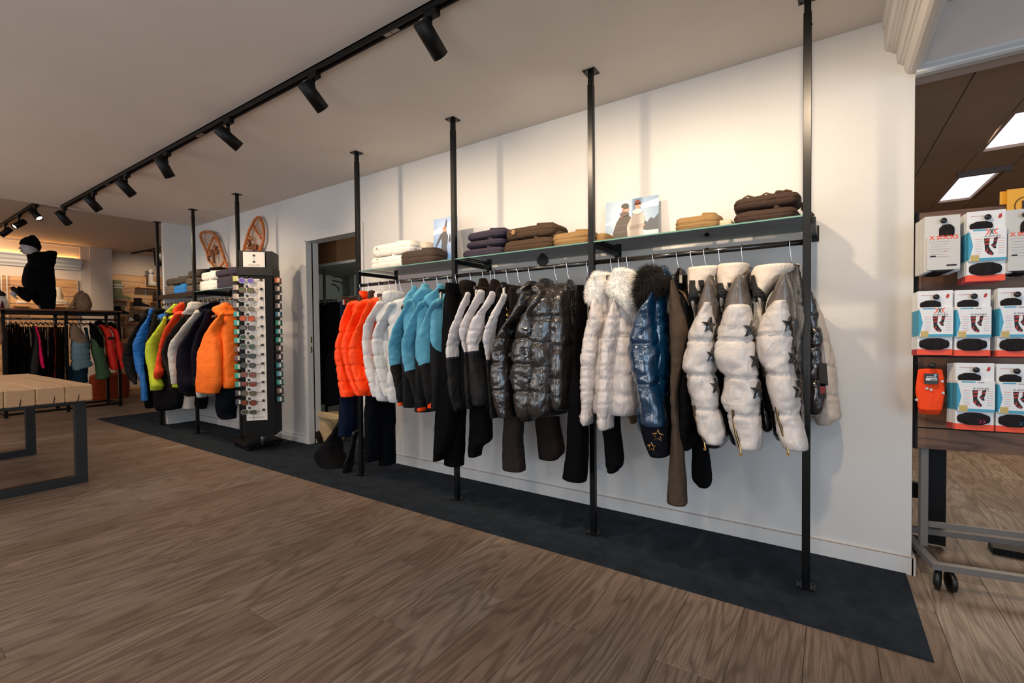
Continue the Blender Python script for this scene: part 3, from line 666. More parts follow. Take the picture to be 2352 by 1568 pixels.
pt = [([(0, 0), (1, 0), (1, .30), (.6, .36), (0, .30)], (176, 184, 194), 'snow'), ([(0, .55), (.25, .62), (.5, .58), (0, .5)], (222, 228, 232), 'cloud'), ([(.62, .85), (1, .93), (1, .78), (.7, .76)], (226, 230, 234), 'cloud'),
      ([(.70, .33), (.70, .45), (.76, .50), (.80, .47), (.86, .56), (.92, .52), (1, .62), (1, .30), (.8, .30)], (58, 66, 78), 'tree_line'),
      ([(.13, .05), (.15, .32), (.22, .55), (.30, .68), (.44, .70), (.50, .60), (.50, .32), (.46, .05), (.36, .03), (.33, .20), (.28, .03)], (44, 34, 32), 'dark_jacket'),
      ([(.20, .32), (.46, .32), (.46, .34), (.20, .34)], (80, 64, 58), 'jacket_seam'), ([(.2, .45), (.46, .46), (.46, .48), (.2, .47)], (80, 64, 58), 'jacket_seam'),
      ([(.44, .20), (.42, .42), (.50, .62), (.56, .70), (.70, .70), (.76, .58), (.74, .44), (.72, .30), (.72, .16), (.46, .15)], (178, 166, 158), 'light_jacket'), ([(.45, .42), (.70, .46), (.76, .42), (.72, .36), (.48, .34)], (156, 144, 136), 'light_sleeve'),
      ([(.47, .16), (.72, .16), (.74, .02), (.5, .02)], (60, 54, 54), 'dark_trousers'),
      (ell(.40, .80, .055, .085), (186, 130, 104), 'face'), (ell(.62, .84, .055, .085), (210, 164, 140), 'face'), (ell(.38, .87, .075, .055), (38, 30, 30), 'beanie'), ([(.30, .62), (.33, .80), (.36, .84), (.36, .66)], (150, 92, 54), 'hair'),
      ([(.56, .84), (.57, .93), (.63, .96), (.68, .90), (.68, .84), (.63, .90)], (140, 70, 44), 'hair'), ([(.36, .80), (.45, .81), (.45, .84), (.36, .83)], (20, 20, 24), 'shades'), ([(.58, .85), (.67, .86), (.67, .89), (.58, .88)], (20, 20, 24), 'shades'),
      (ell(.62, .715, .10, .055), (228, 222, 216), 'fur_collar'), (ell(.37, .70, .09, .05), (66, 54, 50), 'scarf')]
p00, p10, p01 = at(1390, 551, 1, -.09), at(1512, 541, 1, -.09), at(1392, 467, 1, -.06)
SZB = SZ+.001
dz = SZB-min(p00.z, p10.z)
p00.z = p10.z = SZB+.004
t2, u2, v2, n2 = card('fashion_poster', 'landscape poster of two women in winter jackets on snow', p00, p10, p01, SKY1, pt)
text('HIGH SOCIETY', p00+u2*.47+v2*.12+n2*.006, u2, v2, .040, plain('print_white', (235, 235, 235), .4), t2, bold=.0006, sx=.85)
MB().poly([p00+u2*a+v2*b+n2*.006 for a, b in ((.30, .035), (.66, .045), (.66, .06), (.30, .05))], .0002, n2).build('orange_line', plain('print_orange', (214, 150, 60), .5), t2)
p00, p10, p01 = at(995.5, 598, 1, -.20), at(1050, 590, 1, -.20), at(996, 505, 1, -.17)
p00.z = p10.z = SZB
pt = [([(0, 0), (1, 0), (1, .12), (0, .10)], (224, 228, 230), 'snow'), ([(0, .75), (.3, .82), (.5, .72), (0, .66)], (216, 224, 232), 'cloud'),
      ([(.30, .66), (.42, .70), (.56, .70), (.62, .60), (.60, .45), (.56, .40), (.62, .22), (.60, .10), (.52, .10), (.50, .28), (.44, .32), (.40, .20), (.36, .09), (.29, .10), (.34, .34), (.36, .46), (.34, .58), (.2, .46), (.12, .40), (.10, .44), (.2, .56)], (40, 44, 60), 'ski_suit'),
      ([(.44, .70), (.50, .86), (.54, .96), (.58, .96), (.56, .82), (.50, .68)], (52, 48, 58), 'ski'), (ell(.47, .755, .05, .045), (212, 164, 138), 'face'), ([(.38, .66), (.41, .78), (.47, .82), (.54, .78), (.56, .66), (.51, .74), (.43, .74)], (196, 110, 60), 'hair'), ([(.64, .50), (.70, .66), (.74, .52), (.70, .46)], (50, 44, 50), 'glove')]
t1, u1, v1, n1 = card('ski_poster', 'narrow upright poster of a skier against blue sky, behind a post', p00, p10, p01, SKY2, pt)
for k in range(7):
    a = .15+.09*k; MB().poly([p00+u1*(a)+v1*(.055+.01*(k % 2))+n1*.005, p00+u1*(a+.07)+v1*(.05)+n1*.005, p00+u1*(a+.06)+v1*(.075)+n1*.005, p00+u1*(a)+v1*(.07)+n1*.005], .0002, n1).build('gold_lettering_stroke', plain('print_gold', (214, 164, 70), .5), t1)
# ------------------------------------------------------------------ soft goods
CROPS = {1: (0, 440, 2.9025), 2: (270, 440, 2.529), 3: (690, 500, 2.528), 4: (980, 440, 2.179), 5: (1280, 420, 2.0625), 6: (1540, 420, 2.305), 7: (140, 640, 4.9), 8: (0, 700, 8.713), 9: (760, 540, 9.8), 0: (0, 0, 1)}
def sgn_pow(v, e): return math.copysign(abs(v)**e, v)
def dw(p):                                   # depth and sideways factors seen at p
    d = p-CAM; z = d.dot(CF); k = d.dot(CR)/z
    return z, CR.x-k*CF.x, CR.y-k*CF.y
def rings_from_rows(rows, crop, axis, val, depth, k=None, vary=None):
    """rows (y, left, right) read in a close-up; each becomes a ring on the plane axis=val: (centre, half x, half y)"""
    ox, oy, s = CROPS[crop]; out = []
    for r in rows:
        cy, l, rr = r[:3]; v = val if len(r) < 4 else r[3]
        p = at(ox+(l+rr)/2/s, oy+cy/s, axis, v)
        z, wx, wy = dw(p); hw = (rr-l)/2/s*z/FPX
        if axis == 1:
            hy = min(depth, .93*hw/max(abs(wy), .02))
            hx = math.sqrt(max(hw*hw-(wy*hy)**2, 1e-6))/abs(wx)
        else:
            hx = min(depth, .93*hw/max(abs(wx), .02))
            hy = math.sqrt(max(hw*hw-(wx*hx)**2, 1e-6))/abs(wy)
        out.append((p, hx, hy))
    return out
def interp_rings(rings, step=.012):
    L = [0]
    for i in range(1, len(rings)): L.append(L[-1]+(rings[i][0]-rings[i-1][0]).length)
    n = max(6, int(L[-1]/step)); out = []
    def tang(i, g):
        a, b = max(i-1, 0), min(i+1, len(rings)-1)
        if L[b] == L[a]: return 0
        return (g(b)-g(a))/(L[b]-L[a])
    def ev(g, t):
        i = 0
        while i < len(L)-2 and L[i+1] < t: i += 1
        h = L[i+1]-L[i] or 1e-6; u = min(1, max(0, (t-L[i])/h)); a, b = g(i), g(i+1); m0, m1 = tang(i, g)*h, tang(i+1, g)*h
        u2, u3 = u*u, u*u*u
        return a*(2*u3-3*u2+1)+m0*(u3-2*u2+u)+b*(-2*u3+3*u2)+m1*(u3-u2)
    for k in range(n+1):
        t = L[-1]*k/n
        out.append((Vector((ev(lambda i: rings[i][0].x, t), ev(lambda i: rings[i][0].y, t), ev(lambda i: rings[i][0].z, t))),
                    max(.004, ev(lambda i: rings[i][1], t)), max(.004, ev(lambda i: rings[i][2], t)), t/L[-1], ))
    return out, L[-1]
def soft_mesh(rings, seams=(), puff=.14, n=26, ex=2.5, wr=.006, fq=9, seed=0, cap=.02, ax=None, pucker=.0035, fold=0.0, open_top=False, open_bot=False):
    """rings: (centre, hx, hy, t 0..1); seams in t; ax: unit vector of the long half-axis (default x) -> MB"""
    m = MB(); N = len(rings); sm = [0.0]+sorted(seams)+[1.0]; off = Vector((seed*7.3, seed*3.1, seed*1.7))
    U = Vector(ax) if ax is not None else X; V = Vector((-U.y, U.x, 0))
    rr = []
    c0, hx0, hy0, _ = rings[0]; c1, hx1, hy1, _ = rings[-1]
    up = 1 if c0.z > c1.z else -1
    capsteps = ((.0, .40), (.25, .80), (.65, .96)) if cap else ()
    top = [(c0+Z*(up*cap*(1-a)), hx0*b, hy0*b, 0) for a, b in capsteps]
    bot = [(c1-Z*(up*cap*(1-a)), hx1*b, hy1*b, 1) for a, b in reversed(capsteps)]
    if open_top: top = [(c0-Z*(up*.05), hx0*.80, hy0*.80, 0), (c0-Z*(up*.02), hx0*.86, hy0*.86, 0), (c0+Z*(up*.004), hx0*.95, hy0*.95, 0)]
    if open_bot: bot = [(c1-Z*(up*.003), hx1*.95, hy1*.95, 1), (c1+Z*(up*.02), hx1*.85, hy1*.85, 1), (c1+Z*(up*.05), hx1*.78, hy1*.78, 1)]
    allr = top+list(rings)+bot; nt = len(top); nb = len(bot)
    for i, (c, hx, hy, t) in enumerate(allr):
        j = 0
        while j < len(sm)-2 and sm[j+1] <= t: j += 1
        a, b = sm[j], sm[j+1]; u = (t-a)/(b-a) if b > a else .5
        bul = 1.0; near = 0.0
        if seams:
            e = 1-abs(2*u-1)**10
            if j == 0 and u < .5: e = 1
            if j == len(sm)-2 and u > .5: e = 1-.3*abs(2*u-1)**6
            bul = 1-puff+puff*e
            d = min(abs(t-s_) for s_ in seams); near = math.exp(-(d/.03)**2)
        cap_f = 1.0 if nt <= i < N+nt else .5
        for k in range(n):
            th = 2*math.pi*k/n; cx, cy = sgn_pow(math.cos(th), 2/ex), sgn_pow(math.sin(th), 2/ex)
            p = c+U*(hx*bul*cx)+V*(hy*bul*cy)
            nd = (U*(cx/max(hx, .01))+V*(cy/max(hy, .01))).normalized()
            q = p+off
            qq = Vector((q.x*1.0, q.y*1.0, q.z*.8)); w_ = noise.noise(qq*fq)*wr+noise.noise(qq*fq*2.7)*wr*.5-max(0, .12-abs(noise.noise(Vector((q.x*1.6, q.y*1.6, q.z*2.6))*fq*.8)))*wr*3.5
            if fold: w_ += fold*math.sin(th*5+noise.noise(Vector((0, 0, c.z*4))+off)*5)*(.4+.6*t)
            if near: w_ += near*pucker*math.sin(th*n*.5+j)*noise.noise(q*40)*2
            m.v.append(p+nd*(w_*cap_f)+Z*(noise.noise(q*fq+Vector((9, 9, 9)))*wr*.5))
    M_ = len(allr)
    for i in range(M_-1):
        for k in range(n):
            f = (i*n+k, i*n+(k+1) % n, (i+1)*n+(k+1) % n, (i+1)*n+k)
            m.f.append(f if up < 0 else f[::-1]); m.mi.append(0)
    m.f.append(tuple(range(n)) if up > 0 else tuple(range(n-1, -1, -1))); m.mi.append(0)
    q = tuple((M_-1)*n+k for k in range(n)); m.f.append(q[::-1] if up > 0 else q); m.mi.append(0)
    return m
SEED = [0]
def soft(name, rows, crop, mat, parent, axis=1, val=-.55, depth=.075, seams=(), step=.009, label=None, **kw):
    SEED[0] += 1; kw.setdefault('n', 32)
    rg = rings_from_rows(rows, crop, axis, val, depth); R, Ln = interp_rings(rg, step)
    y0, y1 = rows[0][0], rows[-1][0]; ts = []
    for s_ in seams:                          # seam rows -> t by nearest centre height
        oy, sc = CROPS[crop][1], CROPS[crop][2]
        z = at(CROPS[crop][0]+(rows[0][1]+rows[0][2])/2/sc, oy+s_/sc, axis, val).z
        best = min(R, key=lambda r: abs(r[0].z-z)); ts.append(best[3])
    return soft_mesh(R, ts, seed=SEED[0], **kw).build(name, mat, parent, True, label=label), R
def hanger_arms(t, x, y, zc, half=.205, ax=(0, 1, 0), mat=None, flat=False):
    ax = Vector(ax); m = MB(); pts = []
    if flat:
        return MB().obox((x, y, zc-.012), ax, ax.cross(Z), Z, half, .006, .012, .003).build('bar', mat or HWOOD, t)
    for i in range(-8, 9):
        u = i/8; pts.append(Vector((x, y, zc))+ax*(u*half)-Z*(.085*abs(u)**1.1))
    L = len(pts); n = 8
    for i, p in enumerate(pts):
        hw = .006+.010*abs(i-8)/8; hh = .017-.006*abs(i-8)/8; s_ = ax.cross(Z)
        for k in range(n):
            th = 2*math.pi*k/n; m.v.append(p+s_*(hw*math.cos(th))+Z*(hh*math.sin(th)))
    for i in range(L-1):
        for k in range(n): m.f.append((i*n+k, (i+1)*n+k, (i+1)*n+(k+1) % n, i*n+(k+1) % n)); m.mi.append(0)
    m.f += [tuple(range(n)), tuple((L-1)*n+k for k in range(n-1, -1, -1))]; m.mi += [0, 0]
    return m.build('shoulder_bar', mat or HWOOD, t, True)
def hook(t, x, y, zr, r, drop, mat=CHROME, lean=0):
    pts = [Vector((x, y+(r+.003)*math.cos(a), zr+(r+.003)*math.sin(a))) for a in [math.radians(v) for v in range(-20, 200, 20)]]
    e = pts[-1]; pts += [e+Vector((0, .004, -.012)), Vector((x+lean*.4, y-.010, zr-drop*.45)), Vector((x+lean, y, zr-drop*.75)), Vector((x+lean, y, zr-drop))]
    MB().tube(pts, .0021, 6).build('hook', mat, t, True)
def hanger(x, label, group, kind='coat', y=RY, ax=(0, 1, 0), drop=.100, mat=None, half=.12, lean=.01, hm=CHROME):
    t = thing('clothes_hanger', label, 'hanger', (x, y, RZ-.1), group)
    hook(t, x, y, RZ, .0125, drop, hm, lean)
    z = RZ-drop
    if kind == 'coat': hanger_arms(t, x+lean, y, z-.010, half, ax, mat)
    else:
        hanger_arms(t, x+lean, y, z+.004, .19, ax, mat, True)
        a = Vector(ax)
        for sg_ in (-1, 1):
            c = Vector((x+lean, y, z-.035))+a*(.165*sg_)
            MB().obox(c, a, a.cross(Z), Z, .009, .007, .022, .002).build('clip', plain('clip_metal', (190, 176, 150), .25, metal=.9), t)
        MB().tube([Vector((x+lean, y, z-.020))-a*.175, Vector((x+lean, y, z-.020))+a*.175], .0018, 6).build('clip_bar', CHROME, t)
    return t
def body_mesh(x, sx, sy, znk, zsh, zhem, th=.05, W=.20, seams=0, puff=.10, wr=.007, seed=1, y=RY, flare=1.08, lean=0.0, ex=2.6):
    """hanging jacket body: sx, sy = where the near shoulder is"""
    ax = Vector((sx-x, sy-y, 0)); ax.normalize(); rows = []
    prof = [(znk, .055, .7), (znk-.02, .085, .8), (zsh+.045, .125, .9), (zsh+.01, .172, .95), (zsh-.03, W*.98, 1), (zsh-.12, W, 1.05), ((zsh+zhem)/2, W*1.02, 1.05), (zhem+.05, W*flare, 1.0), (zhem, W*flare*.98, .9)]
    for z, a, b in prof: rows.append((Vector((x+lean*(znk-z), y, z)), a, th*b))
    R, Ln = interp_rings(rows, .014); ts = []
    if seams:
        for i in range(seams): ts.append(.28+.72*i/seams)
    return soft_mesh(R, ts, puff=puff, n=36, ex=ex, wr=wr, seed=seed, ax=ax, cap=.015, fold=.004)
def strip_on(R, side, z0, z1, w, mat, parent, name, ddx=0, dep=1.0, taper=True):
    pass
def star(c, u, v, nrm, r, mat, parent, name='star_patch', inner=.42, thick=.003, outline=None, rot=0):
    pts = []
    for i in range(10):
        a = math.radians(90+36*i+rot); q = r if i % 2 == 0 else r*inner
        pts.append(Vector(c)+Vector(u)*(q*math.cos(a))+Vector(v)*(q*math.sin(a)))
    if outline: return MB().tube(pts+pts[:1], outline, 5, False).build(name, mat, parent)
    m = MB(); n_ = Vector(nrm); cc = Vector(c)+n_*(thick*2.2)
    m.add(pts+[cc], [(i, (i+1) % 10, 10) for i in range(10)]); m.add([p-n_*.004 for p in pts]+pts, [(i, (i+1) % 10, 10+(i+1) % 10, 10+i) for i in range(10)])
    return m.build(name, mat, parent)
def snap(R, p, eps):
    r = min(R, key=lambda q: abs(q[0].z-p.z)); dx, dy = p.x-r[0].x, p.y-r[0].y
    k = (abs(dx/r[1])**2.5+abs(dy/r[2])**2.5)**(1/2.5) or 1e-3
    n_ = Vector((dx/r[1]**2, dy/r[2]**2, 0)).normalized()
    return Vector((r[0].x+dx/k, r[0].y+dy/k, p.z))+n_*eps
def star_on(R, c, n_, r, mat, parent, rot=0, eps=.009):
    u = Z.cross(n_).normalized(); rim = []
    for i in range(10):
        a = math.radians(90+36*i+rot); q = r if i % 2 == 0 else r*.42; rim.append((q*math.cos(a), q*math.sin(a)))
    pts = [Vector(c)+u*a*f+Z*b*f for f in (1.0, .5) for a, b in rim]+[Vector(c)]
    P = [snap(R, p, eps+(.003 if i >= 10 else 0)) for i, p in enumerate(pts)]
    m = MB().add(P, [(i, (i+1) % 10, 10+(i+1) % 10, 10+i) for i in range(10)]+[(10+i, 10+(i+1) % 10, 20) for i in range(10)])
    m.add([p-n_*.014 for p in P[:10]]+P[:10], [(i, (i+1) % 10, 10+(i+1) % 10, 10+i) for i in range(10)])
    return m.build('star_patch', mat, parent)
def drape(R, crop, quad, mat, parent, name, eps=.008, val=-.6, nx=4, ny=9):
    ox, oy, s = CROPS[crop]; m = MB(); G = []
    for j in range(ny+1):
        for i in range(nx+1):
            a, b = i/nx, j/ny; x = (quad[0][0]*(1-a)+quad[1][0]*a)*(1-b)+(quad[3][0]*(1-a)+quad[2][0]*a)*b; y = (quad[0][1]*(1-a)+quad[1][1]*a)*(1-b)+(quad[3][1]*(1-a)+quad[2][1]*a)*b
            p, n_ = on_tube(R, ox+x/s, oy+y/s, eps)
            if p is None: p = at(ox+x/s, oy+y/s, 1, val)
            else: p = snap(R, p, eps)
            G.append(p)
    W_ = nx+1; B = [p+Y*.006 for p in G]; k = len(G)
    fs = [(j*W_+i, (j+1)*W_+i, (j+1)*W_+i+1, j*W_+i+1) for j in range(ny) for i in range(nx)]
    ed = [i for i in range(W_)]+[j*W_+nx for j in range(1, ny+1)]+[ny*W_+i for i in range(nx-1, -1, -1)]+[j*W_ for j in range(ny-1, 0, -1)]
    fs += [(ed[i], ed[(i+1) % len(ed)], k+ed[(i+1) % len(ed)], k+ed[i]) for i in range(len(ed))]
    m.add(G+B, fs); return m.build(name, mat, parent)
def on_tube(R, px, py, eps=.004):
    """point where the pixel's ray meets the tube given by rings R, and the outward direction there"""
    d = ray(px, py).normalized(); t = 0.8; best = None
    for _ in range(900):
        p = CAM+d*t
        if R[0][0].z > R[-1][0].z: lo, hi = R[-1][0].z, R[0][0].z
        else: lo, hi = R[0][0].z, R[-1][0].z
        if lo-.02 <= p.z <= hi+.02:
            r = min(R, key=lambda q: abs(q[0].z-p.z)); dx, dy = (p.x-r[0].x)/r[1], (p.y-r[0].y)/r[2]
            if dx*dx+dy*dy < 1.0:
                n_ = Vector(((p.x-r[0].x)/r[1]**2, (p.y-r[0].y)/r[2]**2, 0)).normalized()
                return p+n_*eps, n_
        t += .005
    return None, None
def mirror_rows(R, x, yv):                        # far sleeve: same drop, other end of the hanger
    out = []
    for c, hx, hy, t in R[::2]:
        dx, dy = c.x-x, c.y-RY; out.append((Vector((x-dx*.6, RY-dy*yv, c.z)), min(hx, .055), min(hy, .06), t))
    return out
def far_sleeve(R, x, mat, parent, seams=(), yv=1.0, **kw):
    SEED[0] += 1
    return soft_mesh(mirror_rows(R, x, yv), seams, n=16, seed=SEED[0], **kw).build('sleeve', mat, parent, True)
def seam_t(R, zs): return [min(R, key=lambda r: abs(r[0].z-z))[3] for z in zs]
def lz(o, z): return z-wloc(o).z
GR = 'jackets and trousers on the long rack'
HG = 'hangers on the long rack'
BLACKF = cloth((9, 10, 12), rough=.9, wr=.5); BLACKS = cloth((8, 8, 10), rough=.7, wr=.4)

# --- orange down jackets
ORANGE = cloth((255, 74, 12), rough=.55, wr=.45, ws=18, spec=.35, mott=.04); CHAR = cloth((56, 48, 46), rough=.9, wr=.3)
def jacket(label, hx, crop, srows, sseams, smat, bmat, zhem, th=.05, znk=1.365, val=-.55, sd=.07, bseams=0, puff=.16, sfar=True, colname='collar', crows=None, cmat=None, cval=-.45, cdepth=.09, cseams=(), copen=False, swr=.006, bwr=.008, group=GR, W=.19, hlabel=None, hkind='coat', bn='body', cwr=.006, hmat=None, open_cuff=True, spuck=.0045, ex=2.5, hlean=.01, bz=None):
    t = thing('jacket', label, 'jacket', (hx, RY, 1.36), group)
    so, R = soft('sleeve', srows, crop, smat, t, val=val, depth=sd, seams=sseams, puff=puff, wr=swr, open_bot=open_cuff, pucker=spuck, ex=ex)
    shx = sum(r[0].x for r in R[:max(2, len(R)//5)])/max(2, len(R)//5)
    SEED[0] += 1
    body_mesh(hx+hlean, shx, val, znk, R[0][0].z-.005 if bz is None else bz, zhem, th, W, bseams, seed=SEED[0], wr=bwr).build(bn, bmat, t, True)
    if sfar: far_sleeve(R, hx, smat, t, seam_t(R, [r for r in ()]), cap=.02, wr=.006)
    if crows:
        co, CRg = soft(colname, crows, crop, cmat or bmat, t, val=cval, depth=cdepth, seams=cseams, puff=.12, wr=cwr, open_top=copen, cap=.022)
    if hlabel: hanger(hx, hlabel, HG, hkind, mat=hmat, lean=hlean)
    return t, R
jo = []
T, R = jacket('leftmost orange quilted down jacket with a dark collar', -3.20, 3, [(508, 268, 320), (560, 245, 302), (610, 232, 288), (660, 224, 284), (740, 201, 278), (800, 198, 278), (860, 206, 284), (950, 221, 302), (1035, 236, 326)], (668, 765, 862, 952), ORANGE, ORANGE, .66,
       crows=[(470, 276, 332), (500, 270, 332), (522, 266, 326)], cmat=CHAR, W=.14, val=-.52, bseams=5, hlabel='dark hanger holding the leftmost orange jacket')
T, R = jacket('middle orange quilted down jacket, dark collar with orange lining', -3.08, 3, [(500, 330, 390), (560, 302, 368), (620, 275, 334), (680, 255, 322), (740, 238, 318), (800, 243, 320), (860, 257, 326), (950, 285, 352), (1030, 326, 378)], (660, 765, 862, 952), ORANGE, ORANGE, .66,
       crows=[(446, 338, 390), (480, 330, 390), (508, 328, 388)], cmat=CHAR, W=.14, val=-.53, bseams=5, hlabel='dark hanger holding the middle orange jacket', copen=True)
soft('collar_lining', [(428, 342, 390), (440, 340, 391), (450, 342, 390)], 3, ORANGE, T, val=-.45, depth=.06, wr=.003, open_top=True)
T, R = jacket('rightmost orange quilted down jacket, next to the white jackets', -2.97, 3, [(492, 390, 432), (550, 358, 410), (610, 336, 386), (660, 312, 370), (740, 282, 362), (800, 282, 366), (860, 292, 372), (950, 318, 392), (1000, 338, 398), (1030, 352, 384)], (655, 762, 860, 950), ORANGE, ORANGE, .66,
       crows=[(438, 392, 436), (470, 390, 436), (492, 388, 434)], cmat=CHAR, W=.14, val=-.54, bseams=5, hlabel='dark hanger holding the rightmost orange jacket')
# --- white down jackets
WHITEF = cloth((200, 200, 201), rough=.6, wr=.4, ws=16, mott=.03)
T, R = jacket('left white quilted down jacket between orange and teal jackets', -2.86, 3, [(500, 440, 492), (560, 402, 462), (620, 370, 430), (700, 358, 418), (780, 362, 426), (840, 370, 432), (900, 383, 448), (960, 398, 462), (1034, 416, 474)], (608, 706, 802, 880, 955), WHITEF, WHITEF, .64,
       crows=[(446, 430, 500), (480, 430, 500), (515, 434, 492)], val=-.55, bseams=5, hlabel='dark hanger holding the left white jacket')
T, R = jacket('right white quilted down jacket beside the teal jackets', -2.74, 3, [(505, 505, 565), (560, 478, 545), (620, 440, 515), (690, 415, 500), (780, 420, 500), (850, 432, 504), (920, 450, 516), (980, 466, 526), (1034, 486, 534)], (600, 700, 800, 878, 955), WHITEF, WHITEF, .64,
       crows=[(442, 480, 612), (475, 478, 606), (512, 490, 585)], val=-.55, bseams=5, hlabel='dark hanger holding the right white jacket', cdepth=.1)
soft('collar', [(445, 500, 545), (470, 498, 548), (482, 505, 540)], 3, cloth((60, 50, 42)), T, val=-.35, depth=.05, wr=.004)
# --- teal hoodies with black lower half
def teal_mat(loc, p_l, p_r, crop=3, val=-.56):
    a = at(CROPS[crop][0]+p_l[0]/CROPS[crop][2], CROPS[crop][1]+p_l[1]/CROPS[crop][2], 1, val); b = at(CROPS[crop][0]+p_r[0]/CROPS[crop][2], CROPS[crop][1]+p_r[1]/CROPS[crop][2], 1, val)
    a = a-Vector(loc); b = b-Vector(loc); sl = (b.z-a.z)/(b.x-a.x)     # z = a.z + sl (x-a.x)
    return cloth((84, 150, 178), rough=.85, wr=.3, ws=10, mott=.05, split=[((9, 10, 12), (-sl, 0, 1), a.z-sl*a.x)])
TEAL = cloth((84, 150, 178), rough=.85, wr=.3, ws=10, mott=.05)
def teal(label, hx, rows, pl, pr, hood, cuff, hl, zh):
    m = teal_mat((hx, RY, 1.36), pl, pr)
    mb_ = teal_mat((hx, RY, 1.36), (pr[0]-5, pr[1]-262), (pr[0]+55, pr[1]-130), val=-.42)
    T, R = jacket(label, hx, 3, rows, (), m, mb_, zh, crows=hood, colname='hood', cmat=TEAL, th=.045, swr=.009, cwr=.012, hlabel=hl, val=-.56, cdepth=.12, open_cuff=True, ex=2.0)
    soft('cuff', cuff, 3, ORANGE, T, val=-.56, depth=.04, wr=.002, cap=.004)
    z = R[0][0].z; m2 = teal_mat((hx, RY, 1.36), (pl[0]+40, pl[1]-300), (pr[0]+70, pr[1]-170))
    return T
teal('left teal hooded jacket with black lower half', -2.62, [(495, 606, 652), (540, 590, 642), (600, 555, 618), (660, 526, 604), (740, 508, 590), (800, 512, 586), (870, 524, 586), (940, 540, 600), (1000, 552, 612), (1064, 562, 612)], (524, 876), (585, 838),
     [(412, 642, 680), (435, 622, 690), (470, 604, 692), (500, 598, 684), (535, 602, 672), (565, 612, 655)], [(1062, 566, 608), (1086, 567, 608)], 'dark hanger holding the left teal jacket', .62)
teal('middle teal hooded jacket with black lower half', -2.50, [(505, 682, 724), (560, 650, 712), (620, 622, 700), (690, 592, 684), (760, 585, 672), (820, 594, 676), (880, 606, 684), (950, 630, 706), (1020, 652, 722), (1098, 672, 735)], (614, 912), (682, 868),
     [(402, 700, 750), (425, 682, 775), (455, 660, 778), (490, 658, 765), (525, 672, 745), (560, 690, 728)], [(1098, 678, 734), (1118, 680, 732)], 'dark hanger holding the middle teal jacket', .60)
teal('right teal hooded jacket with black lower half, next to the black trousers', -2.40, [(500, 762, 820), (550, 732, 790), (620, 704, 780), (690, 678, 780), (750, 668, 780), (820, 676, 784), (880, 692, 790), (950, 705, 800), (1010, 720, 805), (1074, 736, 800)], (692, 882), (785, 820),
     [(403, 790, 836), (425, 770, 840), (455, 728, 842), (485, 718, 840), (515, 742, 836), (550, 780, 828)], [(1072, 740, 797), (1100, 740, 796)], 'dark hanger holding the right teal jacket', .62)
# --- trousers helper
def trousers(label, hx, crop, legs, mat, hlabel, val=-.50, group=GR, zw=None, clip=True, depth=.055, dval=.10, ax=(0, 1, 0), wr=.005, name='trousers', hmat=None):
    t = thing(name, label, 'trousers', (hx, RY, 1.33), group)
    for i, rows in enumerate(legs):
        if zw is None and rows[0][0] > 590: m_, h_ = (rows[0][1]+rows[0][2])/2, (rows[0][2]-rows[0][1])*.3; rows = [(500, m_-h_, m_+h_), (560, m_-h_*1.3, m_+h_*1.3)]+rows
        soft('leg', rows, crop, mat, t, val=val+dval*i, depth=depth, wr=wr, cap=.006, open_bot=True, fold=.002)
    if zw: soft('waistband', zw, crop, mat, t, val=val+.05, depth=.12, wr=.002, cap=.006, open_top=True)
    if hlabel: hanger(hx, hlabel, HG, 'clip', ax=ax, mat=hmat)
    return t
trousers('navy ski trousers hanging behind the leftmost orange jacket', -3.30, 3, [[(486, 229, 272), (600, 231, 290), (800, 232, 300), (1040, 228, 300), (1150, 224, 310), (1262, 222, 300)], [(600, 262, 330), (900, 270, 335), (1100, 270, 335), (1255, 268, 336)]], cloth((14, 24, 44), wr=.4), 'mahogany clip hanger over the leftmost orange jacket', val=-.42)
trousers('long black ski trousers reaching nearly to the carpet under the white jackets', -2.90, 3, [[(900, 388, 480), (1100, 376, 478), (1300, 372, 470), (1405, 376, 468)], [(900, 460, 552), (1100, 455, 552), (1300, 452, 550), (1428, 456, 550)]], cloth((7, 10, 15), wr=.35), 'hidden clip hanger of the long black ski trousers', val=-.42, dval=.12, depth=.07)
trousers('black trousers held by a clip hanger between teal and white-black jackets', -2.333, 4, [[(468, 96, 130), (600, 84, 160), (800, 76, 170), (1000, 55, 165), (1200, 38, 140), (1340, 32, 92)], [(468, 128, 168), (650, 120, 200), (900, 110, 205), (1100, 105, 198), (1250, 95, 190), (1364, 92, 184)]], BLACKF, 'black clip hanger crossing the post beside the teal jackets', val=-.50, zw=[(462, 95, 170), (512, 92, 170)], hmat=BLKP)
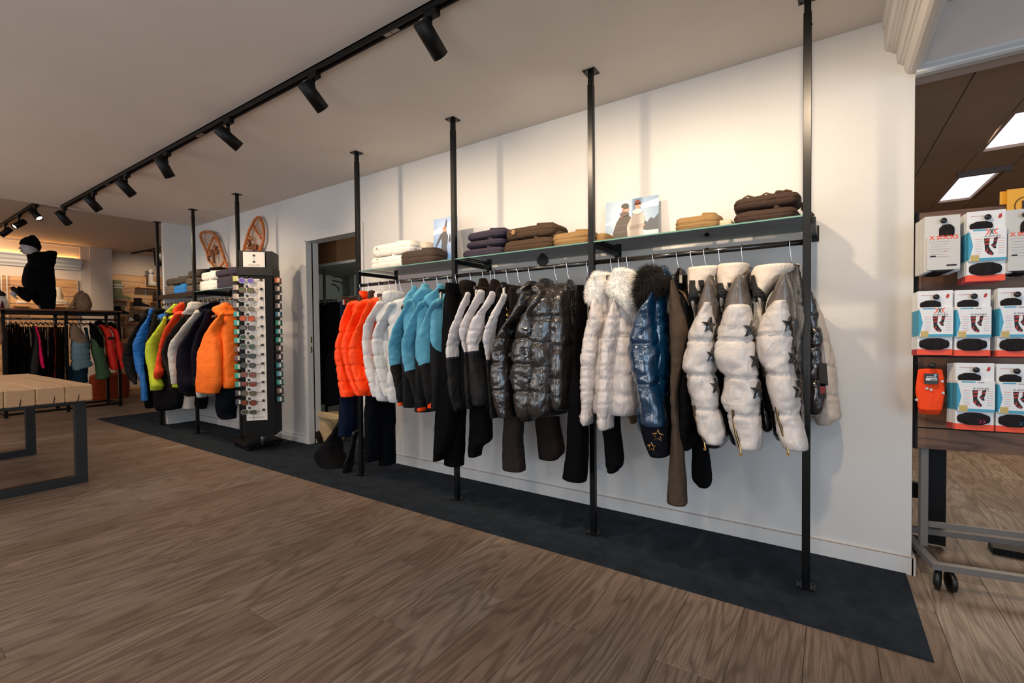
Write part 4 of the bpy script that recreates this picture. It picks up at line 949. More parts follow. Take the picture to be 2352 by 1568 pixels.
# --- white and black jackets
WHB = (198, 195, 198)
def wb(label, hx, rows, seams, pl, pr, crows, zh, hl, val=-.56):
    loc = (hx, RY, 1.36); ox, oy, s = CROPS[4]
    a = at(ox+pl[0]/s, oy+pl[1]/s, 1, val)-Vector(loc); b = at(ox+pr[0]/s, oy+pr[1]/s, 1, val)-Vector(loc); sl = (b.z-a.z)/(b.x-a.x)
    m = cloth(WHB, rough=.7, wr=.45, ws=16, mott=.04, split=[((34, 40, 58), (-sl, 0, 1), a.z-sl*a.x+.004), ((13, 14, 16), (-sl, 0, 1), a.z-sl*a.x-.006)])
    return jacket(label, hx, 4, rows, seams, m, BLACKF, zh, crows=crows, cmat=cloth((30, 24, 22), rough=.9, wr=.5), th=.045, val=val, hlabel=hl, cdepth=.11, colname='hood', cwr=.010, puff=.12, copen=False)
wb('leftmost white quilted jacket with black lower sleeves, beside black trousers', -2.21, [(520, 192, 222), (560, 172, 214), (620, 145, 196), (700, 112, 178), (770, 97, 166), (830, 97, 166), (900, 102, 176), (1000, 112, 190), (1090, 132, 198)], (640, 708, 775), (97, 842), (166, 822), [(458, 166, 250), (485, 170, 250), (512, 178, 245), (560, 205, 240)], .66, 'wooden hanger inside the leftmost white and black jacket')
wb('second white quilted jacket with black lower sleeves', -2.11, [(508, 252, 292), (560, 222, 284), (620, 192, 254), (680, 166, 236), (740, 168, 222), (810, 188, 222), (900, 190, 240), (1000, 195, 250), (1080, 200, 245)], (610, 680, 750), (180, 812), (222, 800), [(450, 262, 306), (475, 252, 320), (505, 255, 322), (560, 280, 318)], .66, 'wooden hanger inside the second white and black jacket')
wb('third white quilted jacket with black lower sleeves', -2.02, [(516, 312, 345), (560, 288, 338), (620, 242, 320), (690, 210, 298), (740, 203, 286), (800, 208, 288), (900, 214, 302), (1000, 222, 322), (1062, 232, 322)], (620, 695, 765), (206, 812), (286, 792), [(455, 318, 366), (480, 308, 384), (510, 310, 386), (560, 335, 378)], .66, 'wooden hanger inside the third white and black jacket')
wb('fourth white quilted jacket, half hidden by the glossy black ones', -1.93, [(526, 372, 404), (570, 350, 396), (630, 318, 384), (700, 290, 366), (760, 286, 345), (840, 298, 330), (950, 305, 350), (1130, 318, 360)], (620, 690, 760, 822), (298, 848), (330, 840), [(470, 368, 402), (490, 345, 408), (520, 346, 412), (570, 372, 402)], .64, 'wooden hanger inside the fourth white and black jacket')
trousers('black trousers leg hanging below the white and black jackets', -2.05, 4, [[(900, 230, 320), (1060, 222, 326), (1150, 216, 324), (1240, 212, 322), (1275, 210, 282), (1320, 212, 276)], [(900, 250, 320), (1100, 250, 326), (1200, 250, 326), (1252, 262, 318)]], BLACKF, 'hidden clip hanger behind the white and black jackets', val=-.45, dval=.06)
T = trousers('charcoal ski trousers with gold star patches under the glossy black jackets', -1.85, 4, [[(480, 410, 458), (600, 388, 450), (700, 384, 450), (900, 384, 470), (1130, 386, 484), (1250, 382, 482), (1340, 380, 490), (1388, 380, 492)], [(700, 480, 560), (900, 520, 620), (1050, 536, 654), (1180, 546, 668), (1290, 556, 686), (1332, 562, 660)]], cloth((42, 36, 34), rough=.9, wr=.4), 'black clip hanger above the charcoal star trousers', val=-.46, dval=.2, zw=[(480, 410, 460), (540, 396, 458)], hmat=BLKP)
for (cx, cy, r) in ((398, 603, .027), (399, 632, .022)):
    q = at(980+cx/2.179, 440+cy/2.179, 1, -.535); star(q, X, Z, -Y, r, GOLD, T, outline=.0018)
# --- glossy black puffers
GBLK = cloth((34, 31, 30), rough=.2, coat=.9, wr=.85, ws=13, weave=.0, spec=.6, sheen=0, zs=.6, mott=.02); DSTAR = plain('black_patent_star', (16, 15, 16), .15, coat=1)
def gloss(label, hx, rows, seams, crows, zh, hl, stars, th=.06, bs=4, W=.2, val=-.56):
    T, R = jacket(label, hx, 4, rows, seams, GBLK, GBLK, zh, crows=crows, cmat=GBLK, th=th, val=val, hlabel=hl, cdepth=.12, colname='hood', cwr=.014, puff=.17, bseams=bs, swr=.010, bwr=.013, W=W, spuck=.007)
    for cx, cy, r in stars:
        p, n_ = on_tube(R, 980+cx/2.179, 440+cy/2.179, .008)
        if p: star_on(R, p, n_, r, DSTAR, T, eps=.010)
    return T
gloss('left glossy black quilted puffer jacket with tone-on-tone stars', -1.77, [(515, 470, 545), (570, 446, 530), (620, 415, 500), (670, 385, 455), (720, 352, 440), (800, 326, 426), (870, 320, 428), (950, 325, 432), (1040, 340, 440), (1125, 358, 446)], (740, 858, 1000), [(468, 500, 560), (490, 462, 560), (515, 455, 560), (570, 480, 540)], .62, 'wooden hanger inside the left glossy black jacket', [(428, 690, .033), (420, 800, .033), (418, 912, .033)])
gloss('right glossy black quilted puffer jacket, front of the pair, with stars', -1.60, [(510, 562, 612), (560, 524, 602), (610, 490, 570), (660, 460, 562), (720, 438, 565), (790, 425, 568), (860, 430, 564), (930, 425, 560), (1000, 434, 558), (1060, 442, 556), (1120, 452, 550)], (735, 862, 1000), [(455, 560, 640), (480, 530, 655), (510, 535, 660), (550, 570, 660), (600, 610, 650)], .66, 'wooden hanger inside the right glossy black jacket', [(511, 692, .036), (505, 815, .036), (515, 928, .036)], th=.10, W=.23)
# its lit front panel
T3 = thing('jacket', 'black bomber jacket hidden behind the glossy black puffers', 'jacket', (-1.52, RY, 1.36), GR)
body_mesh(-1.50, -1.50, -.57, 1.36, 1.30, .70, .055, .2, 3, seed=77).build('body', GBLK, T3, True)
soft('hood', [(458, 700, 740), (480, 690, 752), (520, 698, 750), (560, 700, 748)], 4, GBLK, T3, val=-.45, depth=.08, wr=.010)
hanger(-1.52, 'wooden hanger inside the hidden black bomber', HG, lean=.008)
trousers('black trousers on a tilted clip hanger just left of the third post', -1.40, 4, [[(474, 752, 784), (600, 746, 796), (800, 732, 782), (1000, 716, 800), (1200, 702, 808), (1380, 690, 808), (1436, 684, 804)], [(474, 770, 806), (600, 760, 805), (900, 745, 800), (1100, 730, 806), (1400, 705, 806)]], cloth((7, 7, 9), wr=.3), 'dark tilted clip hanger reaching left of the third post', val=-.50, dval=.08, ax=(.36, -.93, 0))
# --- white jackets with fur collars
PEARL = cloth((196, 189, 186), rough=.34, coat=.5, wr=.6, ws=15, weave=.02, sheen=0, mott=.03)
FURW = plain('white_fur', (232, 230, 226), .95, noise_amt=.05, nscale=60); FURB = plain('black_fur', (20, 15, 12), .95, noise_amt=.4, nscale=40); FURT = plain('tan_fur', (150, 118, 92), .95, noise_amt=.3, nscale=30)
def fur(name, rows, crop, mat, parent, val, depth, hair=.022, n=5000, wd=.0016, wild=.5, axis=1, seed=3):
    rg = rings_from_rows(rows, crop, axis, val, depth); R, _ = interp_rings(rg, .012)
    m = soft_mesh(R, (), n=30, wr=.010, fq=12, seed=seed, cap=.022); rnd = random.Random(seed); nv = len(m.v); F = [f for f in m.f if len(f) == 4]
    V0 = list(m.v)
    for _ in range(n):
        f = rnd.choice(F); a, b, c, d = [V0[i] for i in f]; u, v = rnd.random(), rnd.random()
        p = a.lerp(b, u).lerp(d.lerp(c, u), v); nn = (c-a).cross(d-b); nn.normalize()
        cen = min(R, key=lambda r: abs(r[0].z-p.z))[0]
        if nn.dot(p-cen) < 0: nn = -nn
        dr = (nn+Vector((rnd.uniform(-1, 1), rnd.uniform(-1, 1), rnd.uniform(-1, 1)))*wild-Z*.25).normalized(); s_ = dr.cross(Vector((rnd.uniform(-1, 1), rnd.uniform(-1, 1), rnd.uniform(-1, 1)))).normalized()
        L = hair*rnd.uniform(.6, 1.3); k = len(m.v)
        m.v += [p-s_*wd-nn*.002, p+s_*wd-nn*.002, p+dr*L-Z*(L*.15)]; m.f.append((k, k+1, k+2)); m.mi.append(0)
    return m.build(name, mat, parent, True)
def pearl(label, hx, rows, seams, zh, hl, th=.05):
    return jacket(label, hx, 5, rows, seams, PEARL, PEARL, zh, th=th, val=-.56, hlabel=hl, puff=.055, bseams=5, swr=.010, bwr=.008, W=.18)
T, R = pearl('left pearl white padded jacket with fluffy white fur collar', -1.262, [(548, 172, 206), (600, 152, 222), (660, 138, 230), (730, 124, 212), (790, 118, 205), (860, 110, 196), (940, 107, 190), (1010, 110, 186), (1070, 112, 180), (1110, 110, 178), (1140, 120, 174)], (640, 730, 800, 860, 925, 985, 1045, 1096), .70, 'wooden hanger inside the left fur collar jacket')
fur('fur_collar', [(446, 168, 258), (468, 154, 264), (500, 146, 264), (530, 144, 258), (565, 152, 250), (600, 190, 244), (625, 215, 236)], 5, FURW, T, -.50, .10, .016, 7000, .0012, .7, seed=11)
T, R = pearl('right pearl white padded jacket with fluffy white fur collar', -1.175, [(545, 266, 304), (600, 248, 312), (660, 232, 308), (730, 214, 300), (790, 206, 292), (860, 204, 286), (940, 197, 282), (1010, 196, 280), (1070, 192, 274), (1120, 190, 270), (1162, 196, 268)], (640, 725, 795, 860, 925, 985, 1045, 1112), .70, 'wooden hanger inside the right fur collar jacket', th=.085)
fur('fur_collar', [(432, 266, 366), (455, 250, 374), (485, 244, 376), (520, 248, 384), (560, 290, 390), (600, 330, 384), (628, 352, 372)], 5, FURW, T, -.50, .10, .016, 8000, .0012, .7, seed=12)
soft('front_panel', [(600, 300, 345), (680, 298, 352), (780, 292, 350), (880, 286, 362), (960, 282, 370), (1040, 284, 376)], 5, PEARL, T, val=-.42, depth=.12, seams=(690, 780, 860, 940), puff=.12, wr=.008, cap=.012)
trousers('black trousers under the right fur collar jacket', -1.22, 5, [[(900, 226, 290), (1050, 224, 298), (1150, 218, 298), (1260, 224, 308), (1330, 228, 312), (1362, 240, 292)]], BLACKF, 'hidden clip hanger behind the fur collar jackets', val=-.45)
o = thing('jacket', 'brown jacket hem peeking out beside the blue jacket', 'jacket', (-1.08, RY, .9), GR)
soft('hem', [(900, 330, 385), (1000, 318, 390), (1060, 322, 392), (1120, 345, 390)], 5, cloth((104, 84, 68), wr=.5), o, val=-.33, depth=.08, wr=.008)
# --- blue glossy jacket
GBLU = cloth((5, 46, 76), rough=.16, coat=1, wr=.85, ws=11, weave=.0, spec=.7, sheen=0, mott=.02)
T, R = jacket('glossy metallic blue puffer jacket with black fur hood and gold stars', -1.04, 5, [(528, 442, 478), (580, 408, 482), (640, 376, 480), (700, 352, 478), (765, 338, 484), (840, 344, 488), (900, 356, 490), (950, 372, 494), (1020, 388, 508), (1080, 394, 520), (1140, 398, 526)], (765, 948), GBLU, GBLU, .62,
       th=.08, val=-.57, sd=.09, hlabel='hidden hanger of the glossy blue jacket', puff=.13, bseams=4, swr=.010, bwr=.012, W=.2, spuck=.007)
soft('cuff', [(1136, 398, 527), (1180, 402, 530), (1230, 416, 534), (1282, 440, 536)], 5, cloth((14, 16, 24), wr=.4), T, val=-.57, depth=.08, wr=.004, open_bot=True, cap=.004)
for cx, cy, r in ((476, 1197, .027), (446, 1250, .020)):
    q = at(1280+cx/2.0625, 420+cy/2.0625, 1, -.665); star(q, X, Z, -Y, r, GOLD, T, outline=.0016)
soft('front_panel', [(525, 478, 532), (600, 478, 536), (700, 478, 538), (800, 480, 540), (900, 486, 540), (960, 490, 540), (1100, 510, 560), (1240, 520, 575)], 5, cloth((5, 46, 76), rough=.16, coat=1, wr=.85, ws=11, weave=.0, spec=.7, sheen=0, mott=.02, split=[((14, 18, 24), (0, 0, 1), -.52)]), T, val=-.46, depth=.12, seams=(618, 790, 930), puff=.15, wr=.010, cap=.02)
fur('fur_hood', [(428, 400, 500), (450, 382, 525), (480, 374, 534), (510, 372, 528), (535, 378, 490), (560, 392, 440)], 5, FURB, T, -.52, .10, .034, 6500, .0011, .8, seed=14)
soft('hood', [(408, 500, 530), (425, 488, 550), (450, 495, 560), (490, 500, 560)], 5, GBLU, T, val=-.42, depth=.09, wr=.012, label='blue hood behind the fur')
# --- brown trousers, black bomber, black trousers
trousers('brown flared trousers hanging by a clip beside the blue jacket', -.925, 5, [[(466, 538, 562), (560, 535, 590), (640, 535, 612), (700, 536, 624), (760, 538, 612), (850, 538, 602), (1000, 536, 582), (1150, 542, 594), (1300, 536, 604), (1420, 524, 612), (1512, 517, 616)]], cloth((66, 54, 44), rough=.9, wr=.4), 'dark clip hanger above the brown trousers', val=-.56, ax=(.28, -.96, 0), depth=.05)
T, R = jacket('black embroidered jacket hidden between brown trousers and star jackets', -.86, 5, [(560, 570, 625), (650, 590, 650), (750, 590, 648), (900, 585, 640), (1050, 585, 640), (1150, 590, 645), (1250, 598, 646)], (), BLACKS, BLACKS, .60, th=.05, val=-.50, hlabel='dark hanger of the black embroidered jacket', crows=[(428, 565, 612), (450, 545, 618), (490, 545, 618), (540, 565, 620)], cmat=cloth((16, 15, 18), rough=.4, coat=.4, wr=.6), colname='hood', cdepth=.12)
for i in range(7):
    a = at(1280+(572+i*6)/2.0625, 420+(505+i*4)/2.0625, 1, -.60); b = at(1280+(606+i*3)/2.0625, 420+(520+i*10)/2.0625, 1, -.60)
    MB().tube([a, (a+b)/2-Y*.004, b], .0010, 4).build('gold_embroidery', plain('dull_gold_thread', (110, 84, 56), .6), T)
trousers('short black trousers leg showing under the left star jacket', -.80, 5, [[(900, 610, 690), (1150, 640, 704), (1250, 638, 716), (1340, 636, 726), (1400, 638, 732), (1430, 668, 726)]], BLACKF, 'hidden clip hanger behind the left star jacket', val=-.40)
# --- white jackets with stars and H collars
OFFW = cloth((194, 188, 184), rough=.42, coat=.35, wr=.5, ws=13, weave=.02, sheen=0, mott=.02); YOKE = cloth((92, 84, 78), rough=.3, coat=.6, wr=.6, ws=14, weave=0, sheen=0)
CRM = cloth((204, 193, 181), rough=.7, wr=.5, ws=16); LBL = plain('letter_patch_black', (18, 18, 20), .8); ZIPB = plain('zip_tape_black', (20, 20, 22), .6)
def starj(label, hx, yoke, rows, seams, hood, H_, stars, zipl, zh, hl, body, hoodv=-.50):
    T = thing('jacket', label, 'jacket', (hx, RY, 1.36), GR)
    yo, RYk = soft('yoke', yoke, 6, YOKE, T, val=-.575, depth=.075, wr=.005, cap=.010)
    so, R = soft('sleeve', rows, 6, OFFW, T, val=-.60, depth=.085, seams=seams, puff=.11, wr=.011, open_bot=True, pucker=.006, ex=2.5, cap=.010)
    SEED[0] += 1
    body_mesh(hx, RYk[2][0].x, -.575, 1.36, RYk[0][0].z+.01, zh, .05, .2, 4, seed=SEED[0], wr=.010).build('body', cloth((60, 55, 52), rough=.3, coat=.6, wr=.6, ws=14, weave=0, sheen=0, split=[((18, 18, 20), (0, 0, 1), -.32)]), T, True)
    far_sleeve(R, hx, OFFW, T, cap=.02, wr=.006)
    if body: soft('front_panel', body, 6, cloth((60, 55, 52), rough=.25, coat=.8, wr=.7, ws=14, weave=0, sheen=0, split=[((18, 18, 20), (0, 0, 1), -.30)]), T, val=-.42, depth=.09, seams=(830, 1000, 1150), puff=.16, wr=.009)
    ho, RH = soft('hood', hood, 6, CRM, T, val=hoodv, depth=.10, wr=.003, open_top=True, ex=2.5)
    for poly_ in H_: drape(RH, 6, poly_, LBL, T, 'letter_stroke', .010, hoodv-.1)
    for cx, cy, r in stars:
        p, n_ = on_tube(R, 1540+cx/2.305, 420+cy/2.305, .006)
        if p is None: p = at(1540+cx/2.305, 420+cy/2.305, 1, -.66); n_ = -Y
        star_on(R, p, n_, r, DSTAR, T, -8)
    pts = []
    for cx, cy in zipl:
        p, n_ = on_tube(R, 1540+cx/2.305, 420+cy/2.305, .002)
        if p is None: p = at(1540+cx/2.305, 420+cy/2.305, 1, -.69)
        pts.append(p)
    zp = MB().tube(pts, .0055, 6).build('cuff_zip', ZIPB, T, True); MB().tube([p-Y*.005 for p in pts], .0018, 5).build('zip_teeth', GOLD, zp)
    e = pts[-1]; pl_ = MB().tube([e-Y*.006, e+Vector((.004, -.008, -.022))], .0030, 6).build('zip_pull', GOLD, T)
    MB().lathe(e+Vector((.004, -.012, -.026)), (0, 1, 0), [(0, .006), (.004, .006)], 8).build('zip_ring', GOLD, pl_)
    if hl: hanger(hx, hl, HG, lean=.006, ax=(.15, -.99, 0))
    return T, R
def Hs(x0, y0, x1, y1, sk=0, w=.38):         # two stems and a bar, slanted by sk
    def P(a, b): return (x0+(x1-x0)*a-sk*b, y0+(y1-y0)*b)
    return [[P(0, 0), P(w, 0), P(w, 1), P(0, 1)], [P(1-w, 0), P(1, 0), P(1, 1), P(1-w, 1)], [P(w, .43), P(1-w, .43), P(1-w, .53), P(w, .53)]]
starj('left white down jacket with black stars and a letter H collar', -.735, [(500, 200, 240), (540, 186, 246), (590, 168, 254), (650, 148, 262), (720, 142, 262)], [(645, 172, 236), (680, 148, 240), (740, 122, 243), (800, 100, 240), (850, 90, 240), (920, 66, 245), (975, 62, 245), (1005, 84, 240), (1100, 96, 258), (1190, 114, 262), (1250, 132, 276), (1310, 152, 290), (1365, 182, 290)], (832, 1008, 1192),
      [(455, 92, 284), (490, 92, 270), (540, 96, 238), (600, 103, 195), (660, 116, 160), (700, 126, 146)], Hs(118, 516, 166, 645, 8), [(198, 755, .036), (212, 910, .034), (232, 1075, .034)], [(125, 1180), (130, 1230), (150, 1300), (180, 1372)], .60, 'brown wooden hanger inside the left star jacket', [(700, 235, 285), (900, 240, 300), (1100, 255, 300), (1330, 262, 308)])
starj('middle white down jacket with black stars and a letter H collar', -.640, [(500, 352, 400), (540, 325, 410), (590, 300, 420), (650, 285, 430), (720, 280, 430)], [(655, 305, 424), (690, 282, 432), (740, 262, 440), (790, 246, 445), (830, 240, 446), (900, 232, 454), (950, 238, 458), (1000, 262, 466), (1022, 280, 470), (1100, 273, 478), (1160, 276, 480), (1215, 300, 481), (1290, 318, 486), (1350, 336, 490), (1395, 346, 490)], (830, 1020, 1215),
      [(440, 250, 420), (480, 247, 410), (540, 250, 380), (600, 256, 330), (660, 266, 300), (705, 282, 296)], Hs(268, 530, 316, 660, 4), [(417, 775, .038), (440, 935, .038), (456, 1100, .038)], [(332, 1200), (336, 1260), (350, 1330), (370, 1398)], .62, 'brown wooden hanger inside the middle star jacket', [(620, 405, 450), (760, 425, 462), (900, 440, 490), (1000, 445, 500), (1150, 475, 530), (1290, 488, 552)])
T, R = starj('right white down jacket with black stars, nearest the right-hand post', -.452, [(495, 582, 632), (530, 560, 645), (580, 535, 655), (640, 512, 660), (720, 505, 662)], [(635, 535, 632), (670, 505, 640), (740, 478, 645), (800, 462, 642), (860, 455, 648), (920, 458, 656), (960, 475, 657), (1000, 505, 654), (1080, 514, 672), (1150, 528, 682), (1200, 546, 676), (1270, 560, 700), (1340, 574, 722), (1395, 598, 732)], (806, 1003, 1205),
      [(446, 440, 655), (475, 425, 650), (520, 424, 600), (570, 436, 540), (620, 458, 510), (680, 480, 505)], [[(428, 498), (441, 492), (455, 620), (444, 628)], [(446, 490), (462, 488), (484, 625), (462, 630)], [(438, 545), (452, 542), (455, 560), (442, 563)]], [(618, 750, .036), (640, 918, .036), (664, 1095, .036)], [(560, 1185), (572, 1240), (596, 1320), (620, 1395)], .66, 'brown wooden hanger inside the right star jacket, below the rail end', [(560, 640, 690), (700, 655, 692), (850, 640, 694), (1000, 655, 700), (1100, 668, 705), (1280, 690, 710)])
soft('storm_flap', [(455, 650, 693), (520, 655, 695), (620, 660, 696), (720, 670, 694), (820, 676, 692)], 6, CRM, T, val=-.40, depth=.04, wr=.004)
MB().lathe(at(1540+668/2.305, 420+498/2.305, 1, -.455), (0, -1, 0), [(0, .008), (.004, .008), (.005, .004)], 12).build('snap_button', GOLD, T)
# the last jacket, seen past the right-hand post
T = thing('jacket', 'beige and glossy black down jacket seen right of the last post', 'jacket', (-.40, -.3, 1.2), GR)
soft('yoke', [(590, 715, 760), (640, 700, 778), (700, 700, 788), (770, 705, 790)], 6, GBLK, T, val=-.26, depth=.06, wr=.008)
soft('sleeve', [(780, 705, 810), (840, 702, 816), (880, 706, 806), (960, 702, 822), (1050, 702, 828), (1140, 705, 830), (1205, 712, 815)], 6, GBLK, T, val=-.26, depth=.07, seams=(868, 1040), puff=.16, wr=.009, pucker=.006)
soft('back_panel', [(660, 740, 790), (740, 745, 822), (830, 745, 846), (900, 745, 868), (970, 745, 878), (1050, 745, 884), (1120, 745, 888), (1180, 745, 896), (1240, 746, 904), (1258, 760, 862)], 6, cloth((190, 174, 160), rough=.5, coat=.2, wr=.5), T, val=-.12, depth=.07, seams=(838, 968, 1112), puff=.10, wr=.006)
TG = plain('swing_tag_black', (20, 18, 18), .6)
for (x0, y0, x1, y1, sl) in ((784, 952, 836, 1072, 10), (782, 1060, 826, 1138, 6)):
    P = [at(1540+a/2.305, 420+b/2.305, 1, -.335) for a, b in ((x0, y0), (x1-sl, y0+2), (x1, y1), (x0+sl, y1+4))]
    g = MB().poly(P, .0012, -Y).build('swing_tag', TG, T)
    if y0 > 1000: MB().poly([at(1540+a/2.305, 420+b/2.305, 1, -.3375) for a, b in ((790, 1078), (818, 1076), (820, 1112), (794, 1116))], .0004, -Y).build('red_print', plain('tag_red', (120, 20, 22), .5), g)
# ------------------------------------------------------------------ folded clothes on the shelves
def folded(label, crop, x0, x1, y0, y1, mat, group='folded clothes on the shelves', yv=-.34, dep=.115, floor=True, layers=2, extra=(), cat='folded clothes', below=None, sk=0):
    ox, oy, s = CROPS[crop]; SEED[0] += 1
    a = at(ox+x0/s, oy+(y0+y1)/2/s, 1, yv); b = at(ox+x1/s, oy+(y0+y1)/2/s, 1, yv); xm = (x0+x1)/2
    zt = at(ox+xm/s, oy+y0/s, 1, yv).z; zb = at(ox+xm/s, oy+y1/s, 1, yv).z
    if floor: zb = SZ+.0015
    if below is not None: zb = below
    zt = max(zt, zb+.025); cx = (a.x+b.x)/2; hx = (b.x-a.x)/2; h = zt-zb; R = []
    n = 12
    for i in range(n+1):
        u = i/n; z = zt-.008-(h-.016)*u; r = .93+.07*math.sin(u*math.pi)
        R.append((Vector((cx+sk*(u-.5), yv+dep, z)), hx*r, dep*r, u))
    t = thing('folded_garment', label, cat, (cx, yv+dep, zb), group)
    m = soft_mesh(R, [i/layers for i in range(1, layers)], puff=.07, n=56, ex=4.5, wr=.006, fq=11, seed=SEED[0], cap=.008, pucker=.004)
    m.v = [Vector((v.x, v.y, max(v.z, zb+.0005))) for v in m.v]
    m.build('folded_layers', mat, t, True)
    # rolled sleeve lying over the right-hand half
    pts = [Vector((cx+hx*.35, yv+dep*.1, zt-.004)), Vector((cx+hx*.62, yv+dep*.9, zt+.002)), Vector((cx+hx*.70, yv+dep*1.8, zt-.004))]
    if hx > .05: MB().tube(pts, [.010, .018, .012], 10).build('rolled_sleeve', mat, t, True)
    return t, zt, cx, hx
C_WH = cloth((222, 216, 208), wr=.5, ws=20); C_NV = cloth((50, 44, 58), wr=.4); C_BR = cloth((66, 50, 36), wr=.45, rough=.9); C_KH = cloth((134, 106, 68), wr=.4); C_DK = cloth((62, 50, 42), wr=.45); C_DB = cloth((58, 42, 34), wr=.45)
LOGO = plain('brown_embroidered_logo', (92, 58, 28), .7)
t, zt, cx, hx = folded('lower white folded jacket at the left end of the glass shelf, brown arrow logo', 3, 385, 600, 220, 290, C_WH)
def arrow(t, px, py, w):
    c = at(px, py, 1, -.352)
    for d in ((-1, -.7), (1, -.7), (0, -1.5)): MB().tube([c, c+Vector((d[0]*w, .002, d[1]*w))], .0018, 5).build('logo_stroke', LOGO, t)
arrow(t, 866, 594, .008)
t, zt2, cx, hx = folded('upper white folded jacket at the left end of the glass shelf, brown arrow logo', 3, 392, 640, 142, 236, C_WH, floor=False, below=zt)
arrow(t, 864.5, 569, .009)
folded('cream folded garment lying on the white folded jackets', 3, 585, 725, 150, 220, cloth((206, 196, 180), wr=.5), floor=False, below=zt, yv=-.24, dep=.09)
t, z1, cx, hx = folded('dark brown folded garment beside the ski poster', 3, 560, 770, 184, 268, C_DK)
arrow(t, 932, 592, .008)
t, z1, _, _ = folded('bottom navy folded garment of three by the second post', 4, 160, 372, 278, 326, C_NV)
t, z2, _, _ = folded('middle navy folded garment of three by the second post', 4, 181, 372, 236, 280, C_NV, floor=False, below=z1)
folded('top navy folded garment of three by the second post', 4, 183, 380, 190, 240, C_NV, floor=False, below=z2)
t, z1, _, _ = folded('lower dark brown folded garment right of the navy stack', 4, 363, 625, 232, 302, C_BR)
t, z2, cx, hx = folded('upper dark brown folded garment with a small flower logo', 4, 375, 640, 166, 240, C_BR, floor=False, below=z1)
for k in range(6):
    c = at(1178.5, 533, 1, -.353); a = math.radians(60*k); MB().obox(c+Vector((.009*math.cos(a), 0, .009*math.sin(a))), (math.cos(a), 0, math.sin(a)), Y, (-math.sin(a), 0, math.cos(a)), .006, .0012, .003).build('logo_petal', plain('tan_thread', (170, 130, 86), .6), t)
folded('dark brown trousers end hanging over the brown stack', 4, 600, 668, 195, 240, C_BR, floor=False, below=z1-.01, yv=-.30, dep=.06)
folded('khaki folded trousers left of the third post', 4, 616, 812, 196, 276, C_KH)
folded('khaki folded trousers continuing right of the third post', 4, 842, 895, 204, 262, C_KH, yv=-.28, dep=.08)
t, z1, _, _ = folded('khaki folded trousers with a tied belt near the middle of the right shelf', 6, 10, 256, 166, 256, C_KH, layers=2)
folded('light trouser hem folded behind the khaki trousers', 6, 245, 328, 190, 226, cloth((190, 172, 148), wr=.5), yv=-.30, dep=.05)
t, z1, _, _ = folded('lower dark brown folded trousers beside the nearest post', 6, 322, 676, 130, 212, C_DB)
t, z2, _, _ = folded('upper dark brown folded trousers with buckled waistband beside the nearest post', 6, 318, 690, 52, 140, C_DB, floor=False, below=z1)
for px, py in ((1718, 441), (1760, 440), (1806, 441)):
    c = at(px, py+3, 1, -.30); c.z = z2+.002; MB().tube([c+Vector((-.022, 0, -.004)), c+Vector((0, -.01, .004)), c+Vector((.022, 0, -.004))], .004, 6).build('waist_buckle', GOLD, t)
q = [at(1540+a/2.305, 420+b/2.305, 1, -.20) for a, b in ((690, 95), (764, 168), (745, 186), (690, 140))]
MB().poly(q, .012, Y).build('sleeve_tip', C_DB, t)
GL2 = 'folded clothes on the left shelf'
C_OL = cloth((64, 56, 48), wr=.45); C_BL = cloth((34, 110, 176), wr=.4)
def f2(l, x0, x1, y0, y1, m, **k): return folded(l, 2, x0, x1, y0, y1, m, group=GL2, **k)
t, z, _, _ = f2('light brown folded garment at the far left end of the left shelf', 250, 325, 546, 592, cloth((96, 84, 74), wr=.45))
f2('dark olive folded garment on top at the far left end of the left shelf', 262, 395, 498, 548, C_OL, floor=False, below=z)
f2('blue folded shirt on the left shelf, the only blue one', 318, 390, 542, 582, C_BL, yv=-.36, dep=.05)
t, z, _, _ = f2('lowest taupe folded garment beside the blue shirt', 380, 462, 540, 578, cloth((84, 74, 64), wr=.45))
t, z2, _, _ = f2('middle taupe folded garment beside the blue shirt', 385, 462, 498, 540, cloth((80, 70, 60), wr=.45), floor=False, below=z)
f2('top dark taupe folded garment beside the blue shirt', 396, 466, 456, 500, C_OL, floor=False, below=z2)
t, z, _, _ = f2('lower white folded garment on the left shelf', 458, 562, 514, 564, C_WH)
t, z2, _, _ = f2('upper white folded garment on the left shelf', 470, 566, 464, 520, C_WH, floor=False, below=z)
f2('black folded garment lying on the white ones, left shelf', 466, 560, 446, 466, BLACKF, floor=False, below=z2, yv=-.25)
t, z, _, _ = f2('lower dark violet-grey folded garment by the sunglasses stand', 556, 700, 488, 556, C_NV)
f2('upper dark violet-grey folded garment by the sunglasses stand', 546, 698, 446, 500, C_NV, floor=False, below=z)

# ------------------------------------------------------------------ the left rack
GR2 = 'jackets on the left rack'; HG2 = 'hangers on the left rack'
def lj(label, hx, rows, mat, zh, seams=(), puff=.1, crows=None, cmat=None, body=None, cd=.09, wr=.007, th=.045, val=-.55, bseams=0, cuffs=None, cn='collar', bz=None):
    T, R = jacket(label, hx, 2, rows, seams, mat, body or mat, zh, th=th, val=val, crows=crows, cmat=cmat or mat, puff=puff, swr=wr, group=GR2, cdepth=cd, colname=cn, bseams=bseams, bwr=.008, cwr=.008, W=.14 if hx < -5.5 else .18, bz=bz)
    return T, R
M_BLK = cloth((22, 21, 21), wr=.6, rough=.6); M_BLU = cloth((32, 104, 178), wr=.5, rough=.6); M_LIM = cloth((186, 204, 50), wr=.3, rough=.7); M_RED = cloth((240, 70, 34), wr=.4, rough=.6)
M_CHA = cloth((34, 30, 28), wr=.4); M_LG = cloth((196, 190, 182), wr=.35); M_NVY = cloth((18, 17, 28), wr=.4); M_ORA = cloth((250, 118, 34), wr=.35, rough=.75, mott=.04)
